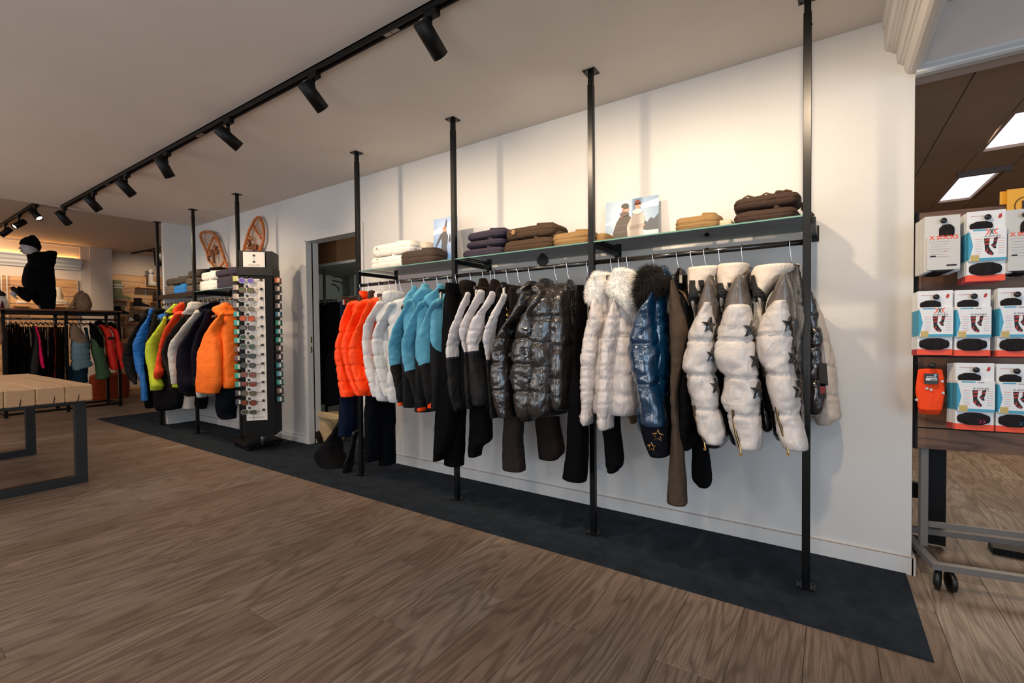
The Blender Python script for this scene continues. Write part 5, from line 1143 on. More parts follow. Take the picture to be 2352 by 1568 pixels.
lj('black quilted jacket at the far left end of the left rack', -6.95, [(722, 150, 192), (780, 108, 160), (850, 68, 130), (920, 35, 112), (970, 28, 108), (1030, 40, 110), (1080, 62, 112), (1118, 92, 114)], M_BLK, .50, (800, 880, 960, 1030), .12, crows=[(690, 160, 205), (715, 150, 200)])
lj('blue padded jacket on the left rack', -6.78, [(728, 172, 192), (780, 140, 188), (840, 105, 182), (900, 88, 170), (960, 92, 158), (1030, 104, 160), (1100, 130, 168), (1160, 136, 176), (1212, 140, 178)], M_BLU, .45, (840, 930, 1020, 1100), .08, crows=[(686, 182, 222), (715, 176, 215), (740, 180, 200)])
lj('black jacket between the blue and the lime jackets', -6.55, [(722, 205, 232), (790, 190, 225), (860, 165, 210), (930, 158, 205), (1010, 172, 205), (1090, 180, 210), (1150, 188, 215)], M_CHA, .45, crows=[(690, 205, 275), (712, 200, 260)])
lj('lime yellow ski jacket on the left rack', -6.42, [(735, 268, 284), (780, 238, 282), (830, 200, 268), (880, 168, 250), (930, 160, 240), (990, 165, 236), (1050, 180, 240), (1120, 188, 270), (1150, 190, 262)], M_LIM, .52, crows=[(662, 318, 352), (678, 300, 354), (696, 282, 345)], cd=.07)
lj('red-orange jacket on the left rack', -6.24, [(712, 330, 372), (760, 298, 345), (810, 268, 312), (870, 246, 284), (940, 232, 266), (1000, 222, 262), (1050, 212, 270), (1095, 210, 240)], M_RED, .60, (800, 880, 960, 1030), .06, crows=[(655, 355, 392), (675, 330, 388), (700, 320, 380)])
lj('charcoal jacket between red-orange and light grey jackets', -6.10, [(735, 365, 392), (780, 330, 385), (840, 290, 350), (900, 262, 315), (960, 255, 300), (1020, 275, 310), (1080, 298, 330), (1116, 312, 345)], M_CHA, .45, crows=[(655, 395, 430), (700, 385, 420)])
lj('light grey jacket with a zipped pocket on the left rack', -5.92, [(705, 440, 478), (750, 405, 465), (800, 362, 430), (860, 318, 388), (920, 292, 362), (980, 294, 352), (1040, 302, 350), (1116, 314, 346)], M_LG, .45, crows=[(652, 410, 500), (680, 400, 498), (705, 372, 470)], cd=.12, cn='hood')
lj('dark navy jacket left of the orange one', -5.72, [(695, 495, 530), (750, 452, 500), (800, 420, 470), (850, 388, 450), (910, 350, 440), (970, 342, 436), (1050, 346, 440), (1110, 350, 452), (1155, 358, 450)], M_NVY, .55, crows=[(648, 530, 600), (680, 470, 550), (715, 492, 548)], cd=.1, cn='hood')
lj('second dark navy jacket right behind the orange one', -5.60, [(700, 510, 552), (780, 480, 530), (860, 445, 500), (950, 430, 490), (1050, 432, 480), (1130, 440, 480)], M_NVY, .55)
T, R = lj('bright orange hooded ski jacket, rightmost on the left rack', -5.44, [(712, 590, 622), (760, 550, 615), (820, 512, 608), (880, 486, 604), (940, 470, 605), (1000, 464, 607), (1060, 460, 606), (1110, 456, 604), (1162, 456, 590)], M_ORA, .62, crows=[(657, 600, 655), (672, 560, 680), (690, 552, 688), (715, 575, 690), (745, 590, 650)], cd=.12, cn='hood', th=.06)
soft('front_panel', [(700, 600, 680), (760, 600, 695), (850, 603, 700), (950, 606, 700), (1050, 606, 700), (1110, 610, 702), (1135, 612, 698)], 2, M_ORA, T, val=-.44, depth=.12, wr=.008, cap=.01)
for l, rows, m, v in (('black ski trousers under the blue and lime jackets', [(1000, 150, 250), (1150, 145, 235), (1255, 160, 205)], BLACKF, -.42), ('black ski trousers under the charcoal jacket', [(1000, 215, 385), (1150, 205, 384), (1240, 210, 376), (1268, 225, 300)], cloth((16, 16, 18)), -.40),
                      ('long light grey trousers seen through the left rack', [(1000, 385, 470), (1150, 382, 470), (1255, 378, 472)], M_LG, -.30), ('dark trousers under the dark navy jackets', [(1080, 460, 530), (1160, 455, 528), (1242, 450, 524), (1258, 470, 520)], BLACKF, -.44),
                      ('dark teal-black trousers under the orange jacket', [(1100, 572, 700), (1200, 574, 702), (1290, 576, 690), (1316, 598, 686)], cloth((14, 20, 28)), -.40)):
    t = thing('trousers', l, 'trousers', (at(270+rows[0][1]/2.529, 900, 1, v).x, v, 1), GR2); m_, h_ = (rows[0][1]+rows[0][2])/2, (rows[0][2]-rows[0][1])*.25; rows = [(745, m_-h_, m_+h_), (800, m_-h_*1.2, m_+h_*1.2)]+rows; soft('leg', rows, 2, m, t, val=v, depth=.09, wr=.007, fold=.003, open_bot=True, cap=.005)
GOLDH = plain('brass_hook', (210, 180, 130), .25, metal=1)
hxs = [-7.02, -6.95, -6.88, -6.78, -6.68, -6.58, -6.50, -6.42, -6.30, -6.24, -6.10, -6.02, -5.92, -5.82, -5.72, -5.60, -5.52, -5.44, -5.34]
hn = 'first second third fourth fifth sixth seventh eighth ninth tenth eleventh twelfth thirteenth fourteenth fifteenth sixteenth seventeenth eighteenth nineteenth'.split()
for i, x in enumerate(hxs): hanger(x, 'hanger with a brass-coloured hook, %s from the far end of the left rack' % hn[i], HG2, hm=GOLDH, mat=plain('pale_hanger', (196, 178, 150), .5) if i in (13, 14, 16) else HWOOD)

# ------------------------------------------------------------------ fitting room contents
GF = 'things in the fitting room'
t = thing('clothes_stand', 'chrome tube clothes stand inside the fitting room', 'clothes stand', (-4.2, .55, 0))
q = at(744, 600, 1, .55); m = MB(); qx = q.x
m.tube([(qx, .55, 0.0), (qx, .55, q.z)], .016, 12).build('pole', CHROME, t, True)
MB().tube([(qx, .55, q.z), (qx-.02, .55, q.z+.02), (qx-.6, .55, q.z+.03)], .015, 12).build('top_bar', CHROME, t, True)
MB().tube([(qx, .55, 1.03), (qx, .55, 1.12)], .021, 12).build('joint_sleeve', STEEL, t, True)
MB().tube([(qx-.5, .62, 1.50), (qx+.12, .62, 1.50)], .012, 10).build('hanging_rail', CHROME, t, True)
MB().tube([(qx-.5, .62, .93), (qx+.12, .62, .93)], .012, 10).build('hanging_rail', CHROME, t, True)
MB().tube([(qx+.14, .8, 0.0), (qx+.14, .8, 1.55)], .014, 12).build('pole', CHROME, t, True)
for i in range(7):
    x = qx-.42+i*.09
    g = thing('dark_garment', 'black garment on the upper rail inside the fitting room, %s from the left' % hn[i], 'clothes', (x, .62, 1.4), GF)
    SEED[0] += 1; body_mesh(x, x+.05, .45, 1.46, 1.40, .98-.04*(i % 3)+.03*i/7, .035, .20, seed=SEED[0], y=.62).build('body', BLACKF, g, True)
    g2 = thing('clothes_hanger', 'thin black hanger on the fitting room rail, %s from the left' % hn[i], 'hanger', (x, .62, 1.5), GF)
    MB().tube([(x, .62, 1.515), (x, .62, 1.48), (x+.08, .43, 1.44)], .004, 6).build('wire', BLKP, g2, True)
    MB().tube([(x, .62, 1.48), (x-.05, .80, 1.44)], .004, 6).build('wire', BLKP, g2, True)
    g = thing('dark_garment', 'black garment on the lower rail inside the fitting room, %s from the left' % hn[i], 'clothes', (x, .62, .9), GF)
    SEED[0] += 1; body_mesh(x, x+.04, .45, .90, .86, .30+.03*(i % 2), .035, .19, seed=SEED[0], y=.62).build('body', cloth((26, 27, 30), wr=.5), g, True)
for i in range(3):
    x = qx+.06+i*.035; g = thing('clothes_hanger', 'empty black hanger sticking out right of the chrome pole, %s of three' % ('top', 'middle', 'lowest')[i], 'hanger', (x, .5, 1.5), GF)
    p0 = at(765-i*2, 636+i*8, 1, .42); p1 = at((790, 795, 778)[i], (640, 655, 662)[i], 1, .42)
    MB().tube([p0, (p0+p1)/2+Z*.012, p1, p1-Z*.03], .006, 8).build('wire', BLKP, g, True)
CARD = plain('cardboard', (140, 92, 56), .8, noise_amt=.06, nscale=6)
t = thing('cardboard_box', 'brown cardboard box on top inside the fitting room', 'box', (-4.5, .6, 2.0)); a = at(706, 560, 1, .45); b = at(773, 600, 1, .45)
MB().box(a.x-.1, b.x, .45, .80, b.z-.01, a.z+.12, bev=.004).build('carton', CARD, t)
MB().box(a.x-.1, b.x+.0, .449, .4495, b.z+.07, b.z+.074).build('flap_seam', plain('box_dark', (86, 54, 30), .8), t)
t = tag(MB().box(a.x-.3, b.x+.75, .40, 1.1, b.z-.045, b.z-.018).build('storage_board', FRW), 'pale storage board under the cardboard box in the fitting room', 'board')
t = thing('canvas_bag', 'beige canvas bag on the fitting room floor', 'bag', (-4.2, .3, 0))
soft('bag_body', [(1136, 92, 222), (1180, 100, 240), (1230, 118, 250), (1290, 140, 255)], 3, cloth((176, 152, 116), wr=.5, ws=8), t, val=.22, depth=.12, wr=.012, ex=3, open_top=True)
soft('flap', [(1140, 90, 224), (1158, 90, 224)], 3, cloth((176, 152, 116), wr=.5, ws=8), t, val=.10, depth=.02, wr=.002, ex=3)
t = thing('black_pad', 'black padded strap bag leaning beside the canvas bag', 'bag', (-4.45, .1, 0))
soft('pad', [(1195, 74, 104), (1230, 80, 124), (1265, 88, 142), (1292, 98, 138)], 3, cloth((34, 28, 24), wr=.4), t, val=.10, depth=.05, wr=.003)
t = thing('carry_bag', 'black carry bag with red piping slumped on the carpet below the orange jackets', 'bag', (-3.6, -.3, 0))
BB = cloth((18, 17, 18), wr=.5, ws=9)
soft('bag_body', [(1195, 214, 246), (1250, 176, 238), (1300, 132, 246), (1350, 95, 252), (1385, 80, 262), (1420, 104, 280), (1450, 150, 298), (1472, 190, 300)], 3, BB, t, val=-.33, depth=.11, wr=.010)
soft('strap', [(1250, 300, 345), (1320, 288, 330), (1380, 270, 318), (1430, 250, 310), (1478, 246, 300)], 3, cloth((14, 14, 15), rough=.3, coat=.7), t, val=-.40, depth=.05, wr=.004)
MB().tube([at(690+a/2.528, 500+b/2.528, 1, -.42) for a, b in ((112, 1432), (128, 1450), (150, 1462), (175, 1466), (192, 1470))], .004, 6).build('red_piping', plain('piping_red', (190, 30, 24), .5), t, True)
lamp('POINT', 'fitting_room_bulb', (-4.3, 1.6, 2.2), (-4.3, 1.6, 0), 9, (.95, 1, .88), shadow_soft_size=.12)
# ------------------------------------------------------------------ island rack in the rear shop
FX, BX, IY0, IY1, IT = -9.56, -10.12, -1.36, -.08, 1.475
t = thing('island_rack', 'black steel island clothes rack with a wooden top in the rear shop', 'clothes rack', (-9.84, -.7, 0))
for x in (FX, BX):
    for y in (IY0+.02, -.71, IY1-.02): MB().box(x-.018, x+.018, y-.018, y+.018, 0, IT).build('upright', BLK, t)
    MB().box(x-.018, x+.018, IY0, IY1, IT-.045, IT).build('top_beam', BLK, t); MB().box(x-.015, x+.015, IY0, IY1, .03, .06).build('bottom_beam', BLK, t)
for y in (IY0+.02, IY1-.02): MB().box(BX, FX, y-.018, y+.018, IT-.04, IT).box(BX, FX, y-.015, y+.015, .03, .06).build('side_beams', BLK, t, kind='stuff')
MB().tube([(-9.70, IY0, 1.36), (-9.70, IY1, 1.36)], .015, 10).build('rail', BLKR, t, True)
MB().box(BX-.03, FX+.03, IY0-.25, IY1+.03, IT, IT+.022, bev=.003).build('wooden_top', mat_wood('walnut_top', (96, 52, 30), (134, 78, 46), 5, (1, .12, 1), 10), t)
GI = 'garments on the island rack'
def ig(label, rows, crop, mat, depth=.10, seams=(), hood=None, hm=None, x=-9.68, cat='jacket', nm='garment', puff=.12, wr=.008, split=None):
    c = at(CROPS[crop][0]+(rows[0][1]+rows[0][2])/2/CROPS[crop][2], CROPS[crop][1]+rows[0][0]/CROPS[crop][2], 0, x)
    t = thing(nm, label, cat, (x, c.y, c.z), GI); soft('body', rows, crop, mat, t, axis=0, val=x, depth=depth, seams=seams, puff=puff, wr=wr, step=.02, n=18)
    if hood: soft('hood', hood, crop, hm or mat, t, axis=0, val=x+.03, depth=.08, wr=.01, n=16)
    return t
DK = [cloth((11, 11, 13)), cloth((16, 14, 14)), cloth((8, 10, 12)), cloth((20, 17, 17))]
for i in range(13):
    x0 = 110+i*47; hid = i in (99,)
    nm2 = hn[i]
    ig('dark trousers on the island rack, %s from its left end' % nm2, [(405 if i < 6 else 455, x0+6, x0+46), (700, x0, x0+52), (1000, x0-2, x0+58), (1500, x0-4, x0+60)], 8, DK[i % 4], cat='trousers', nm='trousers', wr=.006, x=-9.72-.012*(i % 3))
for i in range(10):
    x0 = 745+i*55
    ig('dark trousers in the middle of the island rack, %s after the bright pink stripe' % nm2.replace(nm2, hn[i]), [(462, x0, x0+50), (800, x0-2, x0+55), (1500, x0-4, x0+60)], 8, DK[(i+1) % 4], cat='trousers', nm='trousers', wr=.005, x=-9.72-.012*(i % 3))
ig('dark shirt with grey striped sleeve on the island rack', [(470, 565, 605), (600, 590, 632), (720, 604, 636), (820, 612, 634)], 8, cloth((112, 96, 78), wr=.7), depth=.03, x=-9.58, cat='shirt', nm='striped_shirt')
ig('grey hoodie left of the pink sleeve on the island rack', [(440, 640, 690), (600, 680, 745), (800, 664, 780), (1000, 650, 785), (1200, 620, 785), (1370, 600, 760)], 8, cloth((48, 46, 46)), depth=.05, x=-9.60)
ig('bright pink ski jacket sleeve on the island rack', [(445, 695, 745), (560, 720, 780), (700, 752, 818), (800, 772, 815), (940, 775, 845), (1050, 785, 872), (1160, 800, 888), (1240, 830, 905)], 8, cloth((226, 12, 84), wr=.4), depth=.04, x=-9.57, seams=(830, 930), puff=.1)
ig('grey-striped dark trousers on the island rack', [(470, 930, 952), (650, 945, 968), (850, 945, 972), (1020, 950, 972)], 8, cloth((96, 90, 82)), depth=.02, x=-9.58, cat='trousers', nm='trousers')
ig('dark trousers with a thin red side stripe', [(470, 1085, 1100), (800, 1105, 1122), (1100, 1100, 1118), (1450, 1085, 1105)], 8, cloth((96, 16, 16)), depth=.02, x=-9.58, cat='trousers', nm='trousers')
m = cloth((110, 136, 146), wr=.45, rough=.6, ws=12)
ig('light teal quilted jacket with beige yoke and fur-edged hood on the island rack', [(640, 150, 300), (690, 120, 305), (740, 108, 318), (800, 105, 322), (860, 105, 330), (920, 112, 340), (985, 118, 350), (1020, 125, 220)], 7, m, depth=.10, seams=(775, 850, 915), hood=[(530, 110, 180), (570, 98, 230), (620, 95, 262), (670, 100, 300), (715, 140, 312)], hm=cloth((134, 110, 88), wr=.5), x=-9.60)
ig('dark teal trousers below the light teal quilted jacket', [(980, 95, 300), (1080, 80, 305), (1165, 60, 310)], 7, cloth((16, 46, 60)), depth=.08, x=-9.66, cat='trousers', nm='trousers')
ig('petrol jacket behind the light teal quilted one', [(560, 255, 300), (700, 290, 325), (850, 300, 330)], 7, cloth((18, 72, 78)), depth=.05, x=-9.70)
T = ig('green parka with a black upper half on the island rack', [(540, 350, 430), (620, 335, 470), (700, 330, 482), (775, 332, 488), (860, 350, 500), (940, 375, 515), (1020, 385, 545), (1085, 390, 562), (1120, 380, 520)], 7, cloth((66, 92, 62), wr=.5, split=None), depth=.10, hood=[(505, 310, 350), (540, 320, 400), (640, 330, 468), (768, 395, 482)], hm=DK[0], x=-9.60)
RED = cloth((222, 40, 26), wr=.4, rough=.65)
ig('left red parka on the island rack, black badge on its sleeve', [(505, 375, 450), (560, 440, 530), (640, 480, 580), (720, 495, 592), (800, 505, 602), (900, 530, 622), (975, 540, 640), (1012, 560, 650)], 7, RED, depth=.09, hood=[(485, 380, 470), (505, 372, 510)], hm=DK[2], x=-9.58)
ig('right red parka at the right end of the island rack', [(530, 520, 620), (600, 580, 650), (680, 595, 668), (760, 604, 690), (850, 620, 705), (920, 640, 718), (975, 650, 722), (1005, 652, 690)], 7, RED, depth=.09, hood=[(500, 530, 590), (525, 525, 620), (550, 560, 630)], hm=DK[2], x=-9.56)
b = at(140+560/4.9, 640+670/4.9, 0, -9.46); tag(MB().box(-9.462, -9.455, b.y-.035, b.y+.035, b.z-.02, b.z+.02).build('sleeve_badge', BLKP), 'small black sleeve badge on the left red parka', 'badge')
T = thing('jacket', 'tan jacket sleeve at the left edge of the photo', 'jacket', (-9.3, -1.5, 1.2), GI)
soft('sleeve', [(250, -80, 10), (400, -80, 35), (550, -80, 52), (640, -80, 68), (720, -80, 55), (770, -80, 20)], 8, cloth((150, 112, 84), wr=.5), T, axis=0, val=-9.1, depth=.05, seams=(560,), puff=.1)
for i in range(24):
    y = IY0+.06+i*.05
    h = thing('clothes_hanger', 'small dark hanger on the island rack rail, %s' % ('%s from its left end' % hn[i] if i < 19 else ('near its right end, %s of five' % hn[i-19])), 'hanger', (-9.70, y, 1.36), 'hangers on the island rack')
    MB().tube([(-9.70+.018*math.cos(a), y, 1.36+.018*math.sin(a)) for a in [math.radians(v) for v in range(0, 181, 30)]]+[(-9.705, y, 1.335), (-9.70, y, 1.30)], .0025, 5).build('hook', CHROME, h, True)
    MB().tube([(-9.52, y, 1.275), (-9.70, y, 1.305), (-9.88, y, 1.275)], .009, 6).build('shoulder_bar', BLKP if i % 3 else CHROME, h, True)
# mannequin
T = thing('mannequin', 'white display mannequin bust in a black parka and black beanie on the island rack', 'mannequin', (-9.8, -.95, IT+.022))
CROPS[10] = (0, 400, 7.129); CROPS[11] = (0, 580, 11.2); CROPS[12] = (250, 560, 7.838)
MW = plain('mannequin_white', (176, 172, 172), .4); PK = cloth((9, 9, 10), wr=.4, ws=8)
soft('head', [(1110, 380, 640), (1160, 338, 655), (1195, 332, 650), (1215, 324, 648), (1235, 340, 645), (1262, 345, 640), (1290, 360, 640), (1310, 385, 640), (1340, 480, 660)], 10, MW, T, axis=0, val=-9.82, depth=.085, wr=.001, n=20, step=.01, ex=2.1)
fz = at(41, 570, 0, -9.75); hd = T
MB().tube([at(338/7.129, 400+1190/7.129, 0, -9.80), at(322/7.129, 400+1216/7.129, 0, -9.80), at(345/7.129, 400+1228/7.129, 0, -9.80)], [.010, .016, .008], 8).build('nose', MW, T, True)
MB().tube([at(346/7.129, 400+1252/7.129, 0, -9.78), at(340/7.129, 400+1262/7.129, 0, -9.80), at(350/7.129, 400+1272/7.129, 0, -9.80)], [.008, .012, .008], 8).build('lips', MW, T, True)
soft('beanie', [(1024, 470, 580), (1045, 400, 615), (1085, 345, 650), (1125, 322, 668), (1165, 325, 678), (1205, 480, 678), (1245, 600, 665)], 10, cloth((14, 14, 15), wr=.4), T, axis=0, val=-9.82, depth=.10, wr=.002, n=20, step=.012)
soft('parka_collar', [(1278, 740, 930), (1300, 520, 940), (1330, 445, 935), (1380, 450, 928), (1430, 458, 918), (1490, 455, 885)], 10, PK, T, axis=0, val=-9.82, depth=.13, wr=.008, n=24, step=.02)
soft('parka_body', [(235, 740, 1440), (330, 672, 1398), (450, 612, 1412), (600, 588, 1420), (750, 580, 1428), (860, 600, 1442), (1000, 700, 1440), (1150, 780, 1436), (1300, 900, 1430), (1440, 1060, 1402)], 11, PK, T, axis=0, val=-9.84, depth=.17, wr=.010, n=28, step=.03, seams=())
def m11(a, b, x=-9.75): return at(a/11.2, 580+b/11.2, 0, x)
MB().tube([m11(900, 420), m11(860, 700), m11(840, 1000), m11(800, 1130)], [.07, .085, .085, .08], 14).build('upper_sleeve', PK, T, True)
MB().tube([m11(840, 1120), m11(680, 1060), m11(520, 985), m11(420, 945)], [.10, .09, .065, .05], 14).build('forearm_sleeve', PK, T, True)
MB().tube([m11(430, 955, -9.72), m11(340, 990, -9.72)], [.055, .058], 12).build('cuff', cloth((40, 34, 32)), T, True)
pm = MB().tube([m11(370, 1000, -9.72), m11(360, 1060, -9.72), m11(375, 1110, -9.72)], [.030, .040, .026], 10).build('palm', MW, T, True)
for (a, b, c, d, e, f) in ((360, 1100, 400, 1150, 460, 1185), (345, 1090, 380, 1145, 430, 1178), (335, 1075, 360, 1130, 405, 1165), (330, 1060, 340, 1110, 380, 1150), (390, 1010, 430, 1030, 425, 1075)):
    MB().tube([m11(a, b, -9.71), m11(c, d, -9.70), m11(e, f, -9.70)], [.012, .011, .007], 7).build('finger', MW, pm, True)
MB().tube([(-9.80, m11(1050, 1300).y, IT+.022), (-9.80, m11(1050, 1300).y, IT+.18)], .016, 12).build('chrome_pole', CHROME, T, True)
MB().lathe((-9.80, m11(1055, 1300).y, IT+.022), (0, 0, 1), [(0, .03), (.02, .026), (.03, .017)], 14).build('pole_collar', CHROME, T, True)
T = thing('fur_hat', 'brown fur trapper hat on the island rack top', 'hat', (-9.8, -.48, IT+.022))
fur('fur_crown', [(155, 195, 250), (175, 170, 290), (210, 150, 318), (250, 146, 335), (300, 148, 340), (340, 155, 330), (356, 165, 325)], 7, FURT, T, -9.8, .13, .022, 2500, .002, .8, axis=0, seed=21)
MB().tube([at(140+a/4.9, 640+b/4.9, 0, -9.75) for a, b in ((160, 240), (120, 290), (80, 335), (50, 348), (100, 350), (150, 352))], [.022, .020, .018, .014, .012, .014], 8).build('ear_flap', plain('tan_suede', (176, 140, 104), .9), T, True)
T = thing('pouf', 'rust-coloured fluffy pouf on the floor behind the island rack', 'pouf', (-10.9, .2, 0))
soft('cushion', [(1092, 345, 735), (1120, 335, 748), (1180, 330, 756), (1250, 330, 760), (1310, 332, 758), (1345, 336, 740)], 7, cloth((138, 52, 18), wr=.7, ws=30, rough=1), T, axis=0, val=-10.95, depth=.22, seams=(1300,), puff=.06, wr=.012, ex=4, n=40, cap=.05)
# ------------------------------------------------------------------ shoe walls
OAKP = mat_wood('shoe_wall_oak', (172, 122, 78), (206, 160, 110), 4, (1, .12, 1), 8); OAKD = mat_wood('shoe_shelf_oak', (150, 98, 56), (190, 140, 92), 4, (1, .15, 1), 8)
STRIP = plain('aluminium_strip', (220, 210, 196), .35, metal=.6)
def slatwall(name, label, x, ya, yb, z0, z1):
    t = thing(name, label, 'wall panel', (x, (ya+yb)/2, z0)); n = int((z1-z0)/.15)
    for i in range(n):
        za = z0+(z1-z0)*i/n; zb = z0+(z1-z0)*(i+1)/n
        MB().box(x-.02, x, ya, yb, za+.004, zb-.004).build('board', OAKP, t)
        MB().box(x-.018, x-.012, ya, yb, za-.004, za+.004).build('groove_strip', STRIP, t)
    return t
slatwall('slat_wall', 'oak slat wall holding boots right of the pier', -11.55, .315, 2.6, .30, 2.29)
slatwall('slat_wall', 'oak slat wall behind the mannequin', -11.29, -3.6, -.16, .30, 2.10)
for y in (-1.09, -1.03, -.17): tag(MB().box(-11.275, -11.255, y-.007, y+.007, .4, 2.1).build('slat_upright', STRIP), 'pale metal upright on the oak wall at the far left, %s' % ('leftmost of three' if y < -1.05 else 'middle one' if y < -.5 else 'right one'), 'upright')
o = MB().box(-11.55, -11.53, .9, .915, .4, 2.2).build('slat_upright', STRIP); tag(o, 'pale metal upright on the oak wall right of the pier', 'upright')
tag(MB().box(-11.6, -11.1, .3, 2.4, 0.0, .10).build('wall_plinth', OAKD), 'low oak plinth under the boots wall', 'plinth')
def shoe(label, px, py, x, L, hgt, c, sole, kind='boot', d=1, sw=.5, collar=None):
    """px,py: heel at shelf level; L px length to the toe; hgt px shaft height"""
    p = at(px, py, 0, x); e = at(px+L, py, 0, x); Ly = abs(e.y-p.y); Hz = hgt*(p-CAM).dot(CF)/FPX*.98; s_ = 1 if L > 0 else -1
    t = thing('boot' if kind == 'boot' else 'shoe', label, 'boots' if kind == 'boot' else 'shoes', p, 'boots and shoes on the wall')
    m = cloth(c, wr=.4, rough=.6) if kind != 'x' else None
    base = .028; w_ = .05
    def ringpts(y, wid, z0, z1, n=12):
        return [Vector((x+wid*sgn_pow(math.cos(2*math.pi*k/n), .8), p.y+s_*y, (z0+z1)/2+(z1-z0)/2*sgn_pow(math.sin(2*math.pi*k/n), .8))) for k in range(n)]
    def loft(rs, nm, mt, par):
        mb = MB(); n = len(rs[0])
        for r in rs: mb.v += r
        for i in range(len(rs)-1):
            for k in range(n): mb.f.append((i*n+k, i*n+(k+1) % n, (i+1)*n+(k+1) % n, (i+1)*n+k)); mb.mi.append(0)
        mb.f += [tuple(range(n-1, -1, -1)), tuple((len(rs)-1)*n+k for k in range(n))]; mb.mi += [0, 0]
        return mb.build(nm, mt, par, True)
    z = p.z; hv = min(.10, Hz*.7)
    loft([ringpts(0, w_*.7, z+.012, z+hv), ringpts(Ly*.06, w_*.9, z+.01, z+hv*1.05), ringpts(Ly*.5, w_, z+.01, z+hv), ringpts(Ly*.78, w_*1.05, z+.01, z+hv*.68), ringpts(Ly*.95, w_*.85, z+.01, z+hv*.5), ringpts(Ly, w_*.4, z+.014, z+hv*.3)], 'upper', m, t)
    loft([ringpts(-.006, w_*.75, z, z+.022, 8), ringpts(Ly*.3, w_, z, z+.022, 8), ringpts(Ly*.75, w_*1.12, z, z+.020, 8), ringpts(Ly+.006, w_*.6, z+.002, z+.018, 8)], 'sole', plain('sole_%d_%d_%d' % sole, sole, .6), t)
    if Hz > .10:
        a = .5 if kind == 'boot' else .4
        R = [(Vector((x, p.y+s_*Ly*.24, z+Hz)), w_*.95, Ly*a*.52, 0), (Vector((x, p.y+s_*Ly*.24, z+Hz*.75)), w_*.92, Ly*a*.50, .3), (Vector((x, p.y+s_*Ly*.26, z+Hz*.45)), w_*.9, Ly*a*.52, .6), (Vector((x, p.y+s_*Ly*.28, z+hv*.4)), w_*.9, Ly*a*.58, 1)]
        SEED[0] += 1; soft_mesh(R, (), n=16, wr=.004, seed=SEED[0], open_top=True, cap=.01).build('shaft', m, t, True)
        for k in range(3): MB().tube([(x+w_*.8, p.y+s_*Ly*(.42), z+hv+.02+k*.022), (x+w_*.95, p.y+s_*Ly*.5, z+hv+.012+k*.022)], .003, 5).build('lace', plain('lace_pale', (150, 140, 128), .8), t)
    return t, p, Ly, Hz, z
def ledge(label, px0, px1, py, x, wall=-11.55):
    a = at(px0, py, 0, x+.10); b = at(px1, py, 0, x+.10)
    tag(MB().box(wall, x+.12, a.y, b.y, a.z-.022, a.z-.002).build('shoe_shelf', OAKD), label, 'shelf', 'oak shoe shelves'); return a.z
ledge('oak shoe shelf under the olive green boot', 258, 300, 688, -11.43); ledge('oak shoe shelf under the white and silver snow boot', 320, 378, 658, -11.43); ledge('oak shoe shelf under the black boot with white sole', 307, 346, 708, -11.43)
ledge('oak shoe shelf under the black shoe by the pier', 255, 298, 724.5, -11.43); ledge('oak shoe shelf under the dark low boot', 303, 330, 741, -11.43); ledge('oak shoe shelf behind the near black post', 355, 376, 693, -11.43); ledge('lowest oak shoe shelf by the island rack', 275, 300, 785, -11.43)
a1 = shoe('olive green tall snow boot with a white lettered band', 259, 686.5, -11.40, 41, 44, (128, 132, 92), (190, 180, 160))
t, p, Ly, Hz, z = a1
bd = MB().box(-11.345, -11.340, p.y+Ly*.02, p.y+Ly*.50, z+Hz*.58, z+Hz*.78).build('white_band', plain('band_white', (226, 218, 204), .5), t); text('MOON', (-11.339, p.y+Ly*.25, z+Hz*.68), Y, Z, .05, INK, bd, bold=.002)
t, p, Ly, Hz, z = shoe('white and silver snow boot on the upper shelf', 341, 656, -11.40, 22, 39, (204, 198, 188), (180, 172, 160))
MB().lathe((-11.40, p.y+Ly*.24, z+Hz*.72), (0, 0, 1), [(0, .058), (.012, .060), (.024, .058)], 16).build('silver_band', CHROME, t, True)
shoe('black lace boot with a white sole stripe', 308, 706, -11.40, 37, 22, (26, 24, 24), (200, 194, 184)); shoe('black suede shoe on the shelf by the pier', 262, 722.5, -11.40, 34, 20, (22, 20, 20), (180, 172, 160), 'shoe')
shoe('dark low boot half hidden by the left rack', 307, 739, -11.40, 28, 18, (34, 30, 28), (30, 28, 26), 'shoe'); shoe('dark brown boot behind the near black post', 354, 690, -11.40, 18, 20, (62, 38, 24), (30, 24, 20)); shoe('white shoe tip next to the dark low boot', 296, 737, -11.38, 11, 12, (220, 214, 206), (200, 190, 180), 'shoe')
for k in range(4): tag(MB().tube([at(276+k*4, 752, 0, -11.4), at(277+k*4, 778, 0, -11.4)], .012, 6).build('ski_strap', plain('strap_%d' % k, [(50, 34, 30), (180, 150, 130), (70, 30, 24), (120, 90, 70)][k], .6), None, True), '%s strap hanging on the oak wall beside the red parkas' % ['dark', 'pale', 'dark red', 'light brown'][k], 'strap')
ledge('oak shelf under the beige lace boot behind the mannequin', 120, 178, 702, -11.2, -11.29); ledge('oak shelf under the white slipper beside the mannequin', 36, 74, 700, -11.2, -11.29)
shoe('beige lace-up boot behind the mannequin', 127, 699, -11.15, 30, 40, (196, 180, 158), (206, 190, 166)); shoe('white low shoe beside the mannequin hand', 38, 697, -11.15, 24, 10, (216, 204, 190), (206, 196, 180), 'shoe')
T = thing('jacket', 'white jacket with a dark collar hanging at the left edge, far shop', 'jacket', (-10.6, -1.9, 1.6))
soft('body', [(1080, -60, 150), (1170, -60, 170), (1300, -60, 215), (1450, -60, 270), (1560, -60, 290)], 11, cloth((206, 196, 188), wr=.5), T, axis=0, val=-10.5, depth=.12, wr=.012)
